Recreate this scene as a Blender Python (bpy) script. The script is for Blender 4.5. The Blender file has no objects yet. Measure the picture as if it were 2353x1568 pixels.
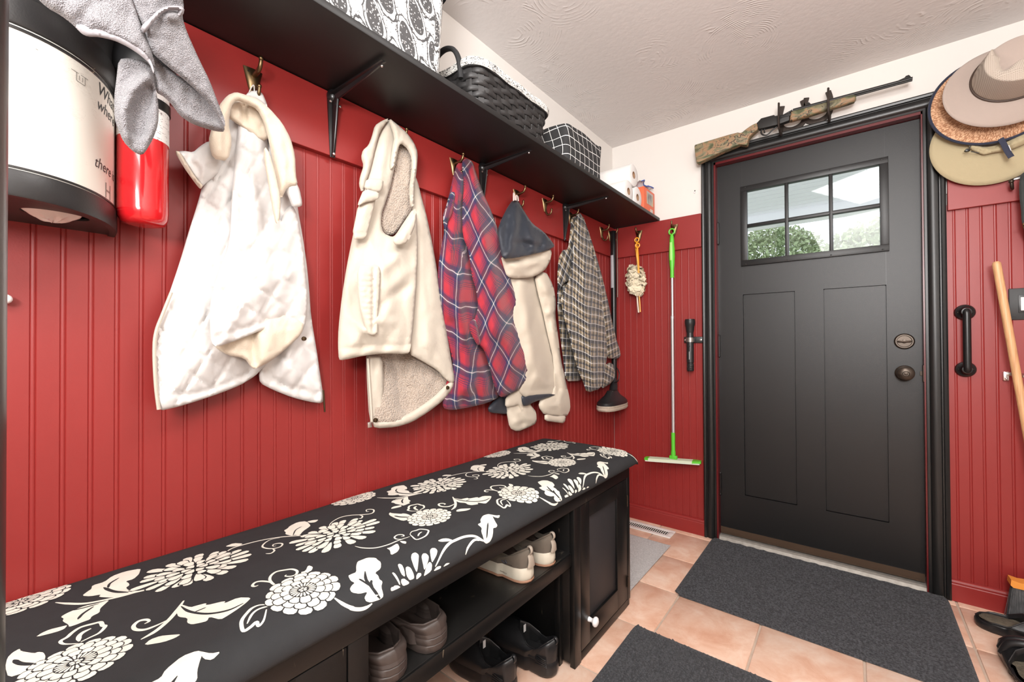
import bpy, bmesh, math, random
import numpy as np
from mathutils import Vector, Matrix
from mathutils.geometry import delaunay_2d_cdt
random.seed(7); rng = np.random.default_rng(7)
SC = bpy.context.scene; COL = SC.collection
PI = math.pi

# ------------------------------------------------------------ camera
CAM = np.array([1.191, 0.0, 1.072]); FPX = 984.46; CX, CY = 1176.5, 784.0
YAW, PITCH, ROLL = -6.70156391e-01, 9.13350084e-03, -5.08069553e-03
_F = np.array([math.sin(YAW)*math.cos(PITCH), math.cos(YAW)*math.cos(PITCH), math.sin(PITCH)])
_r = np.array([math.cos(YAW), -math.sin(YAW), 0.0]); _u = np.cross(_r, _F)
CR = _r*math.cos(ROLL) + _u*math.sin(ROLL); CU = -_r*math.sin(ROLL) + _u*math.cos(ROLL)
cd = bpy.data.cameras.new('camera'); cam = bpy.data.objects.new('camera', cd); COL.objects.link(cam)
cd.sensor_width = 36.0; cd.lens = FPX/2353.0*36.0; cd.clip_start = 0.02; cd.clip_end = 200
cam.matrix_world = Matrix(((CR[0], CU[0], -_F[0], CAM[0]), (CR[1], CU[1], -_F[1], CAM[1]), (CR[2], CU[2], -_F[2], CAM[2]), (0, 0, 0, 1)))
SC.camera = cam

# ------------------------------------------------------------ world, lights, exposure
SC.view_settings.view_transform = 'Standard'; SC.view_settings.look = 'None'
SC.view_settings.gamma = 1.0; SC.view_settings.use_curve_mapping = False
SC.view_settings.exposure = 0.2
W = bpy.data.worlds.new('sky'); SC.world = W; W.use_nodes = True
bg = W.node_tree.nodes['Background']; bg.inputs[0].default_value = (0.86, 0.93, 1.0, 1); bg.inputs[1].default_value = 2.0
def area(name, loc, target, size, power, color=(1, 1, 1), size_y=None):
    d = bpy.data.lights.new(name, 'AREA'); d.shape = 'RECTANGLE'; d.size = size; d.size_y = size_y or size
    d.energy = power; d.color = color
    o = bpy.data.objects.new(name, d); COL.objects.link(o); o.location = loc
    o.rotation_euler = (Vector(target)-Vector(loc)).to_track_quat('-Z', 'Y').to_euler(); return o
area('ceiling_fill', (1.30, 0.85, 2.30), (1.10, 1.1, 0.0), 0.55, 15, (1.0, 0.98, 0.96))  # added unseen fill lamp: gives the door its sheen and lights the floor
area('flash_key', (1.30, -0.30, 2.24), (0.75, 1.2, 0.3), 0.9, 38, (1.0, 0.98, 0.96))
area('flash_bounce', (1.55, -0.75, 1.55), (1.30, 0.25, 2.4), 0.5, 66, (1.0, 0.98, 0.97))

# ------------------------------------------------------------ pixel -> place helpers (points of known depth)
def ray(u, v):
    u = np.asarray(u, float); v = np.asarray(v, float)
    return CR*(u-CX)[..., None] + _F*FPX - CU*(v-CY)[..., None]
def atX(u, v, x): d = ray(u, v); return CAM + d*((np.asarray(x)-CAM[0])/d[..., 0])[..., None]
def atY(u, v, y): d = ray(u, v); return CAM + d*((np.asarray(y)-CAM[1])/d[..., 1])[..., None]
def atZ(u, v, z): d = ray(u, v); return CAM + d*((np.asarray(z)-CAM[2])/d[..., 2])[..., None]
def cr(ox, oy, s): return lambda pts: [(ox+p[0]/s, oy+p[1]/s) for p in pts]

# ------------------------------------------------------------ node helpers
class S:
    """a float socket with arithmetic"""
    def __init__(s, nt, k): s.nt, s.k = nt, k
    def op(s, o, *a):
        n = s.nt.nodes.new('ShaderNodeMath'); n.operation = o
        for i, q in enumerate((s,)+a):
            if isinstance(q, S): s.nt.links.new(q.k, n.inputs[i])
            else: n.inputs[i].default_value = q
        return S(s.nt, n.outputs[0])
    def __add__(s, b): return s.op('ADD', b)
    __radd__ = __add__
    def __sub__(s, b): return s.op('SUBTRACT', b)
    def __rsub__(s, b): return (s*-1)+b
    def __mul__(s, b): return s.op('MULTIPLY', b)
    __rmul__ = __mul__
    def __truediv__(s, b): return s.op('DIVIDE', b)
    def fr(s): return s.op('FRACT')
    def ab(s): return s.op('ABSOLUTE')
    def sin(s): return s.op('SINE')
    def cos(s): return s.op('COSINE')
    def lt(s, b): return s.op('LESS_THAN', b)
    def gt(s, b): return s.op('GREATER_THAN', b)
    def mn(s, b): return s.op('MINIMUM', b)
    def mx(s, b): return s.op('MAXIMUM', b)
    def pw(s, b): return s.op('POWER', b)
    def floor(s): return s.op('FLOOR')
    def step(s, a, b):
        n = s.nt.nodes.new('ShaderNodeMapRange'); n.interpolation_type = 'SMOOTHSTEP'
        s.nt.links.new(s.k, n.inputs[0]); n.inputs[1].default_value = a; n.inputs[2].default_value = b
        return S(s.nt, n.outputs[0])
class NT:
    def __init__(self, name):
        self.m = bpy.data.materials.new(name); self.m.use_nodes = True; self.nt = self.m.node_tree
        self.b = self.nt.nodes['Principled BSDF']
        self.tc = self.nt.nodes.new('ShaderNodeTexCoord')
    def node(self, t, **kw):
        n = self.nt.nodes.new(t)
        for k, q in kw.items(): setattr(n, k, q)
        return n
    def xyz(self, src='Object'):
        n = self.node('ShaderNodeSeparateXYZ'); self.nt.links.new(self.tc.outputs[src], n.inputs[0])
        return [S(self.nt, o) for o in n.outputs]
    def vec(self, x, y, z=0.0):
        n = self.node('ShaderNodeCombineXYZ')
        for i, q in enumerate((x, y, z)):
            if isinstance(q, S): self.nt.links.new(q.k, n.inputs[i])
            else: n.inputs[i].default_value = q
        return n.outputs[0]
    def mapv(self, scale, src='Object'):
        n = self.node('ShaderNodeMapping'); self.nt.links.new(self.tc.outputs[src], n.inputs[0])
        n.inputs['Scale'].default_value = scale if isinstance(scale, tuple) else (scale,)*3
        return n.outputs[0]
    def noise(self, vec, scale=1, detail=2, rough=.5, dist=0, out=0):
        n = self.node('ShaderNodeTexNoise'); self.nt.links.new(vec, n.inputs['Vector'])
        n.inputs['Scale'].default_value = scale; n.inputs['Detail'].default_value = detail
        n.inputs['Roughness'].default_value = rough; n.inputs['Distortion'].default_value = dist
        return S(self.nt, n.outputs[out])
    def voro(self, vec, scale=1, feature='F1', out='Distance', rnd=1):
        n = self.node('ShaderNodeTexVoronoi', feature=feature); self.nt.links.new(vec, n.inputs['Vector'])
        n.inputs['Scale'].default_value = scale; n.inputs['Randomness'].default_value = rnd
        return S(self.nt, n.outputs[out])
    def ramp(self, f, stops, interp='LINEAR'):
        n = self.node('ShaderNodeValToRGB'); self.nt.links.new(f.k, n.inputs[0]); r = n.color_ramp; r.interpolation = interp
        while len(r.elements) < len(stops): r.elements.new(0.5)
        for e, (p, c) in zip(r.elements, stops): e.position = p; e.color = (*c, 1)
        return n.outputs[0]
    def mix(self, f, a, b):
        n = self.node('ShaderNodeMix', data_type='RGBA')
        for i, q in ((0, f), (6, a), (7, b)):
            if isinstance(q, S): self.nt.links.new(q.k, n.inputs[i])
            elif isinstance(q, bpy.types.NodeSocket): self.nt.links.new(q, n.inputs[i])
            elif i == 0: n.inputs[i].default_value = q
            else: n.inputs[i].default_value = (*q, 1)
        return n.outputs[2]
    def color(self, c):
        if isinstance(c, tuple): self.b.inputs['Base Color'].default_value = (*c, 1)
        else: self.nt.links.new(c, self.b.inputs['Base Color'])
        return self
    def set(self, rough=None, metal=None, spec=None, sheen=None, coat=None, trans=None):
        for k, q in (('Roughness', rough), ('Metallic', metal), ('Specular IOR Level', spec), ('Sheen Weight', sheen), ('Coat Weight', coat), ('Transmission Weight', trans)):
            if q is None: continue
            if isinstance(q, S): self.nt.links.new(q.k, self.b.inputs[k])
            else: self.b.inputs[k].default_value = q
        return self
    def bump(self, f, strength=.3, dist=.002):
        n = self.node('ShaderNodeBump'); self.nt.links.new(f.k, n.inputs['Height'])
        n.inputs['Strength'].default_value = strength; n.inputs['Distance'].default_value = dist
        self.nt.links.new(n.outputs[0], self.b.inputs['Normal']); return self

def plain(name, col, rough=.5, metal=0, var=.0, scale=30, bump=0, bscale=200, spec=None, coat=None, sheen=None, bdist=.001):
    n = NT(name); v = n.mapv(1.0)
    if var: n.color(n.mix(n.noise(v, scale, 3), tuple(c*(1-var) for c in col), tuple(min(1, c*(1+var)) for c in col)))
    else: n.color(col)
    n.set(rough, metal, spec, sheen, coat)
    if bump: n.bump(n.noise(v, bscale, 2), bump, bdist)
    return n.m

# ------------------------------------------------------------ mesh helpers
class G:
    def __init__(s): s.v, s.f, s.mi = [], [], []
    def add(s, v, f, m=0):
        o = len(s.v); s.v.extend([tuple(map(float, p)) for p in v])
        for q in f: s.f.append(tuple(i+o for i in q)); s.mi.append(m)
        return s
    def box(s, x0, x1, y0, y1, z0, z1, m=0, bev=0.0):
        if bev <= 0:
            v = [(x, y, z) for x in (x0, x1) for y in (y0, y1) for z in (z0, z1)]
            return s.add(v, [(0, 1, 3, 2), (4, 6, 7, 5), (0, 4, 5, 1), (2, 3, 7, 6), (0, 2, 6, 4), (1, 5, 7, 3)], m)
        bm = bmesh.new(); bmesh.ops.create_cube(bm, size=1)
        for q in bm.verts: q.co = Vector(((x0+x1)/2+q.co.x*(x1-x0), (y0+y1)/2+q.co.y*(y1-y0), (z0+z1)/2+q.co.z*(z1-z0)))
        bmesh.ops.bevel(bm, geom=bm.edges[:], offset=bev, segments=2, profile=.5, affect='EDGES')
        s.bm(bm, m); return s
    def bm(s, bm, m=0):
        bm.verts.index_update()
        s.add([q.co[:] for q in bm.verts], [[w.index for w in f.verts] for f in bm.faces], m); bm.free(); return s
    def lathe(s, prof, c=(0, 0, 0), axis='z', n=32, m=0, sx=1, sy=1, cap=True, a0=0, a1=2*PI):
        """prof: list of (radius, height)"""
        full = abs(a1-a0-2*PI) < 1e-6; k = n if full else n+1; v = []
        for r, h in prof:
            for i in range(k):
                a = a0+(a1-a0)*i/n; x, y = r*math.cos(a)*sx, r*math.sin(a)*sy
                p = {'z': (x, y, h), 'x': (h, x, y), 'y': (y, h, x), '-y': (-y, -h, x)}[axis]
                v.append((c[0]+p[0], c[1]+p[1], c[2]+p[2]))
        f = []
        for j in range(len(prof)-1):
            for i in range(n):
                a, b = j*k+i, j*k+(i+1) % k
                f.append((a, b, b+k, a+k))
        if cap and full:
            if prof[0][0] > 1e-6: f.append(tuple(range(k))[::-1])
            if prof[-1][0] > 1e-6: f.append(tuple((len(prof)-1)*k+i for i in range(k)))
        return s.add(v, f, m)
    def tube(s, pts, r, n=10, m=0, cap=True, closed=False, flat=1.0):
        P = [Vector(p) for p in pts]; R = r if hasattr(r, '__len__') else [r]*len(P); v = []; N = len(P)
        up = None
        for i, p in enumerate(P):
            t = (P[(i+1) % N]-P[i-1]) if closed else (P[min(i+1, N-1)]-P[max(i-1, 0)])
            t.normalize()
            if up is None:
                up = Vector((0, 0, 1)) if abs(t.z) < .9 else Vector((1, 0, 0))
            a = (up-t*up.dot(t)).normalized(); b = t.cross(a); up = a
            for k in range(n):
                q = 2*PI*k/n; v.append(p+(a*math.cos(q)*flat+b*math.sin(q))*R[i])
        f = []
        for i in range(N if closed else N-1):
            j = (i+1) % N
            for k in range(n): f.append((i*n+k, i*n+(k+1) % n, j*n+(k+1) % n, j*n+k))
        if cap and not closed: f += [tuple(range(n))[::-1], tuple((N-1)*n+k for k in range(n))]
        return s.add(v, f, m)
    def sphere(s, c, r, n=16, m=0):
        r = r if hasattr(r, '__len__') else (r, r, r)
        bm = bmesh.new(); bmesh.ops.create_uvsphere(bm, u_segments=n, v_segments=max(6, n//2), radius=1)
        for q in bm.verts: q.co = Vector((c[0]+q.co.x*r[0], c[1]+q.co.y*r[1], c[2]+q.co.z*r[2]))
        return s.bm(bm, m)
    def prism(s, poly, d0, d1, axis='x', m=0):
        """poly: 2D outline in the plane across axis, extruded from d0 to d1"""
        def P(a, b, d): return {'x': (d, a, b), 'y': (a, d, b), 'z': (a, b, d)}[axis]
        n = len(poly); v = [P(a, b, d0) for a, b in poly]+[P(a, b, d1) for a, b in poly]
        f = [tuple(range(n)), tuple(range(2*n-1, n-1, -1))]+[(i, n+i, n+(i+1) % n, (i+1) % n) for i in range(n)]
        return s.add(v, f, m)
    def grid(s, A, m=0, wrap=False):
        """A: array rows x cols x 3"""
        A = np.asarray(A); R, C = A.shape[:2]
        f = [(i*C+j, i*C+(j+1) % C, (i+1)*C+(j+1) % C, (i+1)*C+j) for i in range(R-1) for j in range(C if wrap else C-1)]
        return s.add(A.reshape(-1, 3), f, m)
    def xform(s, M):
        s.v = [tuple(M @ Vector(p)) for p in s.v]; return s

def link(name, me, parent=None):
    o = bpy.data.objects.new(name, me); COL.objects.link(o)
    if parent: o.parent = parent
    return o
def build(name, g, mat, parent=None, smooth=False, label=None, uv=None, flip=True, world=True, sharp=40):
    """links g as ONE mesh object; coordinates are world ones, made local to the parent"""
    me = bpy.data.meshes.new(name)
    off = Vector((0, 0, 0))
    if parent is not None and world:
        p = parent
        while p: off += p.location; p = p.parent
    me.from_pydata([(a-off.x, b-off.y, c-off.z) for a, b, c in g.v], [], g.f)
    mats = mat if isinstance(mat, (list, tuple)) else [mat]
    for q in mats: me.materials.append(q)
    if len(mats) > 1: me.polygons.foreach_set('material_index', g.mi)
    if flip:
        bm = bmesh.new(); bm.from_mesh(me); bmesh.ops.recalc_face_normals(bm, faces=bm.faces[:]); bm.to_mesh(me); bm.free()
    if uv is not None:
        l = me.uv_layers.new(name='UVMap'); idx = np.zeros(len(me.loops), dtype=np.int32); me.loops.foreach_get('vertex_index', idx)
        l.data.foreach_set('uv', np.asarray(uv, np.float32)[idx].ravel())
    if smooth:
        me.polygons.foreach_set('use_smooth', [True]*len(me.polygons))
        if sharp and sharp < 180: me.set_sharp_from_angle(angle=math.radians(sharp))
    me.update()
    o = link(name, me, parent)
    if label: o['label'] = label
    return o
def thing(name, label, cat, loc=(0, 0, 0), group=None, rotz=0):
    o = bpy.data.objects.new(name, None); COL.objects.link(o); o.location = loc; o.rotation_euler = (0, 0, rotz)
    o.empty_display_size = .05
    return tag(o, label, cat, group)
def tag(o, label, cat, group=None):
    o['label'] = label; o['category'] = cat
    if group: o['group'] = group
    return o
def struct(o): o['kind'] = 'structure'; return o
def stuff(o): o['kind'] = 'stuff'; return o
def sgroup(name, loc=(0, 0, 0)):
    o = bpy.data.objects.new(name, None); COL.objects.link(o); o.location = loc; o['kind'] = 'structure'; return o
def dup(root, loc, label=None, rot=None, group=None):
    r = root.copy(); COL.objects.link(r); r.location = loc
    if rot is not None: r.rotation_euler = rot
    if label: r['label'] = label
    if group: r['group'] = group
    for ch in list(root.children):
        c = ch.copy(); COL.objects.link(c); c.parent = r
        for g in list(ch.children):
            d = g.copy(); COL.objects.link(d); d.parent = c
    return r
def bez(pts, n=8):
    """Catmull-Rom through points"""
    P = [np.array(p, float) for p in pts]; out = []
    for i in range(len(P)-1):
        p0, p1, p2, p3 = P[max(i-1, 0)], P[i], P[i+1], P[min(i+2, len(P)-1)]
        for k in range(n):
            t = k/n
            out.append(.5*((2*p1)+(p2-p0)*t+(2*p0-5*p1+4*p2-p3)*t*t+(3*p1-p0-3*p2+p3)*t**3))
    out.append(P[-1]); return out
def chaikin(P, n=1):
    P = [np.array(p, float) for p in P]
    for _ in range(n):
        Q = []
        for i in range(len(P)):
            a, b = P[i], P[(i+1) % len(P)]; Q += [a*.8+b*.2, a*.2+b*.8]
        P = Q
    return P
def segdist(p, a, b):
    ab = b-a; t = np.clip(((p-a)@ab)/max(ab@ab, 1e-12), 0, 1)
    return np.hypot(*(p-a-t[:, None]*ab).T)
def polydist(p, pts, closed=False):
    pts = [np.array(q, float) for q in pts]; d = np.full(len(p), 1e9)
    for i in range(len(pts) if closed else len(pts)-1): d = np.minimum(d, segdist(p, pts[i], pts[(i+1) % len(pts)]))
    return d
def inside(p, poly):
    poly = np.asarray(poly); x, y = p[:, 0], p[:, 1]; c = np.zeros(len(p), bool); j = len(poly)-1
    for i in range(len(poly)):
        xi, yi = poly[i]; xj, yj = poly[j]
        with np.errstate(divide='ignore', invalid='ignore'):
            c ^= ((yi > y) != (yj > y)) & (x < (xj-xi)*(y-yi)/(yj-yi+1e-15)+xi)
        j = i
    return c
def smooth_noise(u, v, su, sv, seed):
    r = np.random.default_rng(seed); o = np.zeros_like(u)
    for k in range(7):
        a = r.uniform(0, 2*PI, 2); f = r.uniform(.5, 1.6, 2)
        o += np.sin(u/su*f[0]*2*PI+a[0]+1.3*np.sin(v/sv*f[1]*PI+a[1]))*np.cos(v/sv*f[1]*2*PI+a[1])
    return o/3.0

def relief(name, parent, mat, outline, D, bulge=.03, R=40, folds=(), noise=(0, 60, 200), quilt=None, thick=.006, step=7,
           rnd=1, uvrot=0, uvo=(0, 0), uvwarp=.0, plane='x', label=None, flatback=None, seed=1, edge=.0, lip=.007, crease=.0022):
    """A hanging piece of cloth: outline seen at (u, v), depth D off the wall, swelling by `bulge` inwards of its edge, with
    folds (ridge lines: points, height, width).  Front and back are both built."""
    poly = np.array(chaikin(outline, rnd) if rnd else [np.array(p, float) for p in outline])
    bd = []
    for i in range(len(poly)):
        a, b = poly[i], poly[(i+1) % len(poly)]; n = max(1, int(round(np.hypot(*(b-a))/step)))
        bd += [a+(b-a)*k/n for k in range(n)]
    bd = np.array(bd)
    lo, hi = bd.min(0), bd.max(0)
    gx, gy = np.meshgrid(np.arange(lo[0], hi[0], step), np.arange(lo[1], hi[1], step))
    gx = gx+((np.arange(gx.shape[0]) % 2)*step*.5)[:, None]
    gp = np.stack([gx.ravel(), gy.ravel()], 1); gp = gp[inside(gp, bd)]; gp = gp[polydist(gp, poly, True) > step*.55]
    pts = np.concatenate([bd, gp]); nb = len(bd)
    vs, es, fs, *_ = delaunay_2d_cdt([Vector(p) for p in pts], [(i, (i+1) % nb) for i in range(nb)], [], 1, 1e-4)
    P = np.array([q[:] for q in vs]); u, v = P[:, 0], P[:, 1]
    if isinstance(D, (int, float)): base = np.full(len(P), float(D))
    else:
        A = np.array([(a, b, 1) for a, b, _ in D], float); co = np.linalg.lstsq(A, np.array([q[2] for q in D]), rcond=None)[0]
        base = u*co[0]+v*co[1]+co[2]
    d = polydist(P, bd, True); e = np.clip(d/9.0, 0, 1); b0 = min(bulge, lip); q = np.clip(d/(1.9*R), 0, 1)
    disp = b0*np.sqrt(np.clip(1-(1-e)**2, 0, 1))+(bulge-b0)*q*q*(3-2*q)+edge
    if crease:
        for k, (su, sv, am) in enumerate(((26, 70, 1.0), (60, 34, .8))):
            disp = disp-crease*am*np.exp(-(smooth_noise(u, v, su*3, sv*3, seed*7+k)/.13)**2)*np.clip(d/16, 0, 1)
    for ln, amp, w in folds: disp = disp+amp*np.exp(-(polydist(P, ln)/w)**2)*np.clip(d/12, .0, 1)
    if noise[0]: disp = disp+noise[0]*smooth_noise(u, v, noise[1], noise[2], seed)*np.clip(d/14, .15, 1)
    if quilt:
        q = np.full(len(P), 1e9)
        for (a, b, sp, ph) in quilt['fam']:
            t = (u*a+v*b)/math.hypot(a, b)/sp+ph; q = np.minimum(q, np.abs(t-np.round(t))*sp)
        disp = disp-quilt['amp']*np.exp(-(q/quilt['w'])**2)*np.clip(d/10, 0, 1)
    AT = atX if plane == 'x' else atY; sg = 1 if plane == 'x' else -1; ax = 0 if plane == 'x' else 1
    F = AT(u, v, base+sg*disp); B0 = AT(u, v, base); B = B0.copy(); B[:, ax] -= sg*thick
    if flatback is not None: B[:, ax] = np.maximum(B[:, ax], flatback) if sg > 0 else np.minimum(B[:, ax], flatback)
    n = len(P); f = []; ec = {}
    for t in fs:
        t = list(t); f.append(tuple(t)); f.append(tuple(i+n for i in t[::-1]))
        for i in range(len(t)):
            a, b = t[i], t[(i+1) % len(t)]
            if (b, a) in ec: ec[(b, a)] = 2
            else: ec[(a, b)] = 1
    for (a, b), c in ec.items():
        if c == 1: f.append((b, a, a+n, b+n))
    g = G().add(np.concatenate([F, B]), f)
    h = B0[:, 1] if plane == 'x' else B0[:, 0]; z = B0[:, 2]
    c, s = math.cos(uvrot), math.sin(uvrot); h = h+uvwarp*disp; z = z+uvwarp*.5*disp
    uv = np.stack([c*h-s*z+uvo[0], s*h+c*z+uvo[1]], 1)
    return build(name, g, mat, parent, True, label, np.concatenate([uv, uv]), sharp=75)
# ------------------------------------------------------------ materials
def painted(name, col, rough, speck=None, bump=.06, spec=.5):
    n = NT(name); v = n.mapv(1.0)
    n1 = n.noise(v, 9, 3); base = n.mix(n1, tuple(c*.93 for c in col), tuple(c*1.05 for c in col))
    if speck:
        w = n.noise(n.mapv((60, 60, 9)), 1, 4, .6).step(.70, .73)
        base = n.mix(w, base, speck)
    n.color(base).set(rough, spec=spec); n.bump(n.noise(v, 320, 2), bump, .0012); return n.m
RED = painted('red_satin_paint', (.255, .0195, .0175), .42)
RED_SHADED = painted('red_jamb_shaded', (.10, .006, .008), .3)  # red darkened so the colour carries the jamb's shade
BLK = painted('black_satin_paint', (.0085, .0084, .0084), .36, bump=.1)
BLKB = painted('black_bench_paint', (.0048, .0046, .0045), .36, (.14, .11, .075), .08, .35)
DOORB = painted('black_door_paint', (.0045, .0046, .005), .43, bump=.18)
SHELFU = painted('black_shelf_paint', (.006, .0055, .0055), .5)
WALLW = plain('white_wall_paint', (.735, .70, .66), .75, bump=.06, bscale=260)
def ceiling_mat():
    n = NT('trowelled_ceiling'); n.color((.72, .69, .675)).set(.8); v = n.mapv(1.0)
    d = n.voro(n.mapv((1, 1, 0)), 3.1, 'F1', 'Distance', 1); nz = n.noise(v, 3.3, 3)
    wob = n.noise(v, 12, 2)*.045
    arcs = ((d+wob)*95).sin().ab().pw(6.0)*nz.step(.46, .62)*n.noise(v, 26, 2).step(.42, .6)
    n.bump(arcs*.8+n.noise(v, 45, 3)*.35, .55, .004); return n.m
CEIL = ceiling_mat()
def tile_mat():
    n = NT('terracotta_tile'); v = n.mapv(1.0, 'Object'); oi = n.node('ShaderNodeObjectInfo')
    vv = n.node('ShaderNodeVectorMath', operation='ADD'); n.nt.links.new(v, vv.inputs[0])
    rn = S(n.nt, oi.outputs['Random']); n.nt.links.new(n.vec(rn*37, rn*91, rn*11), vv.inputs[1])
    a = n.noise(vv.outputs[0], 9, 6, .66, .35)
    c = n.ramp(a, [(.30, (.62, .345, .235)), (.46, (.70, .445, .325)), (.58, (.75, .53, .41)), (.72, (.80, .63, .52))])
    n.color(c).set(.32); n.bump(n.noise(vv.outputs[0], 18, 3), .15, .003); return n.m
TILE = tile_mat()
GROUT = plain('grout', (.50, .39, .31), .9, var=.15, scale=40)
BRASS = plain('aged_brass', (.20, .135, .07), .36, 1.0, var=.2, scale=60)
STEEL = plain('bright_steel', (.72, .71, .69), .28, 1.0)
ALU = plain('brushed_aluminium', (.66, .67, .69), .42, .85)
BRONZE = plain('oil_rubbed_bronze', (.060, .046, .036), .32, .75)
BLKM = plain('black_gloss_metal', (.007, .007, .0075), .30, .0)
BLKP = plain('black_plastic', (.012, .012, .013), .38)
RUB = plain('black_rubber', (.010, .010, .0105), .5, bump=.1, bscale=500)
WHITEP = plain('white_enamel', (.82, .80, .79), .25)
VENTW = plain('white_vent_paint', (.78, .74, .70), .4)
WOOD = None
def wood(name, a, b, sc=(30, 30, 3)):
    n = NT(name); w = n.noise(n.mapv(sc), 3, 4, .6, .6)
    n.color(n.ramp(w, [(.35, a), (.62, b)])).set(.45); return n.m
WOODH = wood('pine_handle', (.52, .27, .125), (.68, .40, .20), (60, 60, 2.2))
def glass_mat():
    n = NT('window_glass'); nt = n.nt; out = [q for q in nt.nodes if q.type == 'OUTPUT_MATERIAL'][0]
    t = n.node('ShaderNodeBsdfTransparent'); t.inputs[0].default_value = (.97, .98, .98, 1)
    g = n.node('ShaderNodeBsdfGlossy'); g.inputs['Roughness'].default_value = .02
    mx = n.node('ShaderNodeMixShader'); mx.inputs[0].default_value = .022
    nt.links.new(t.outputs[0], mx.inputs[1]); nt.links.new(g.outputs[0], mx.inputs[2]); nt.links.new(mx.outputs[0], out.inputs[0]); return n.m
GLASS = glass_mat()

# ------------------------------------------------------------ room shell
LY, CZ, XR, YB = 2.55, 2.332, 2.35, -1.55
ZR0, ZR1 = 1.621, 1.806           # red rail board, bottom and top
g = G().box(-.12, -.009, YB, LY+.12, -.05, 1.70).box(-.12, 0, YB, LY+.12, 1.70, CZ)
wall_left = struct(build('wall_left', g, WALLW))
g = G().box(-.12, .60, LY+.009, LY+.12, -.05, 1.70).box(1.442, XR+.1, LY+.009, LY+.12, -.05, 1.70)
g.box(-.12, .60, LY, LY+.12, 1.70, CZ).box(1.442, XR+.1, LY, LY+.12, 1.70, CZ).box(.60, 1.442, LY, LY+.12, 2.075, CZ)
wall_far = struct(build('wall_far', g, WALLW))
wall_right = struct(build('wall_right', G().box(XR, XR+.1, YB, LY+.12, -.05, CZ), WALLW))
wall_back = struct(build('wall_back', G().box(-.12, XR+.1, YB-.1, YB, -.05, CZ), WALLW))
ceiling = struct(build('ceiling', G().box(-.12, XR+.1, YB-.1, LY+.12, CZ, CZ+.1), CEIL))
floor = struct(build('floor', G().box(-.12, XR+.1, YB-.1, LY+.12, -.06, -.004), GROUT))
# floor tiles: each its own piece
XL = [.299+.3052*i for i in range(-1, 8)]; YLn = [2.498-.3068*i for i in range(-1, 15)]
tile_me = {}
for i in range(len(XL)-1):
    for j in range(len(YLn)-1):
        x0, x1 = max(XL[i], 0), min(XL[i+1], XR); y1, y0 = min(YLn[j], LY+.06), max(YLn[j+1], YB)
        if x1-x0 < .012 or y1-y0 < .012: continue
        w, d = round(x1-x0-.007, 4), round(y1-y0-.007, 4)
        if (w, d) not in tile_me:
            o = build('tile', G().box(-w/2, w/2, -d/2, d/2, -.02, 0, bev=.0035), TILE, floor, True, world=False); tile_me[(w, d)] = o.data
        else: o = link('tile', tile_me[(w, d)], floor)
        o.location = ((x0+x1)/2, (y0+y1)/2, rng.uniform(-.0006, .0003))
# beadboard planks, each its own piece
def plank_mesh(w, bead=.0060, gr=.0022):
    h = w/2; pr = [(-h, -.008), (-h, -.0014), (-h+gr*.6, 0)]
    pr += [(h-bead-gr, 0), (h-bead-gr*.5, -.0015), (h-bead, -.0004), (h-bead/2, 0), (h-gr*.6, -.0004), (h, -.0014), (h, -.008)]
    return pr
def planks(parent, start, stop, pitch, z0, z1, wall):
    me = None; p = start
    while p < stop-.004:
        w = min(pitch, stop-p)
        if me is None or w < pitch-1e-6:
            pr = plank_mesh(w); g = G()
            if wall == 'left': g.prism([(d, t) for t, d in pr], z0, z1, 'z')
            else: g.prism([(t, -d) for t, d in pr], z0, z1, 'z')
            o = build('plank', g, RED, parent, world=False)
            if w >= pitch-1e-6: me = o.data
        else: o = link('plank', me, parent)
        o.location = (0, p+w/2, 0) if wall == 'left' else (p+w/2, LY, 0); p += w
PIT = .0388
planks(wall_left, .0555-PIT*4-.02, LY, PIT, .07, ZR0+.03, 'left')
planks(wall_far, .0, .54, PIT, .07, ZR0+.03, 'far')
planks(wall_far, 1.515-PIT/2, XR, PIT, .07, ZR0+.03, 'far')
# rail boards and baseboards
struct(build('trim_1', G().box(0, .019, -.15, LY-.019, ZR0, ZR1-.001, bev=.0015), RED))
struct(build('trim_2', G().box(0, .537, LY-.019, LY, ZR0-.004, ZR1-.002, bev=.0015), RED))
struct(build('trim_3', G().box(1.5115, XR, LY-.019, LY, ZR0+.004, ZR1-.002, bev=.0015), RED))
def base_prof(): return [(0, 0), (.014, 0), (.014, .068), (.0125, .071), (.0125, .075), (.0135, .078), (.011, .085), (.006, .088), (0, .088)]
struct(build('baseboard_left', G().add(*(lambda P: ([(d, y, z) for y in (-.9, LY) for d, z in P], [tuple(range(len(P))), tuple(range(2*len(P)-1, len(P)-1, -1))]+[(i, i+len(P), (i+1) % len(P)+len(P), (i+1) % len(P)) for i in range(len(P))]))(base_prof())), RED))
def farbase(name, x0, x1):
    P = base_prof(); n = len(P)
    struct(build(name, G().add([(x, LY-d, z) for x in (x0, x1) for d, z in P], [tuple(range(n)), tuple(range(2*n-1, n-1, -1))]+[(i, i+n, (i+1) % n+n, (i+1) % n) for i in range(n)]), RED))
farbase('baseboard_far', .014, .545); farbase('baseboard_right', 1.503, XR)
# narrow black post close by at the left edge of the view
g = G().prism([(.60, -.034), (.655, -.034), (.662, -.030), (.662, .004), (.658, .007), (.658, .0125), (.653, .0155), (.640, .0185), (.60, .0195)], 0, 2.30, 'z')
struct(build('trim_4', g, painted('grey_black_post_paint', (.035, .034, .032), .3, (.16, .14, .10)), smooth=True, sharp=30))

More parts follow.
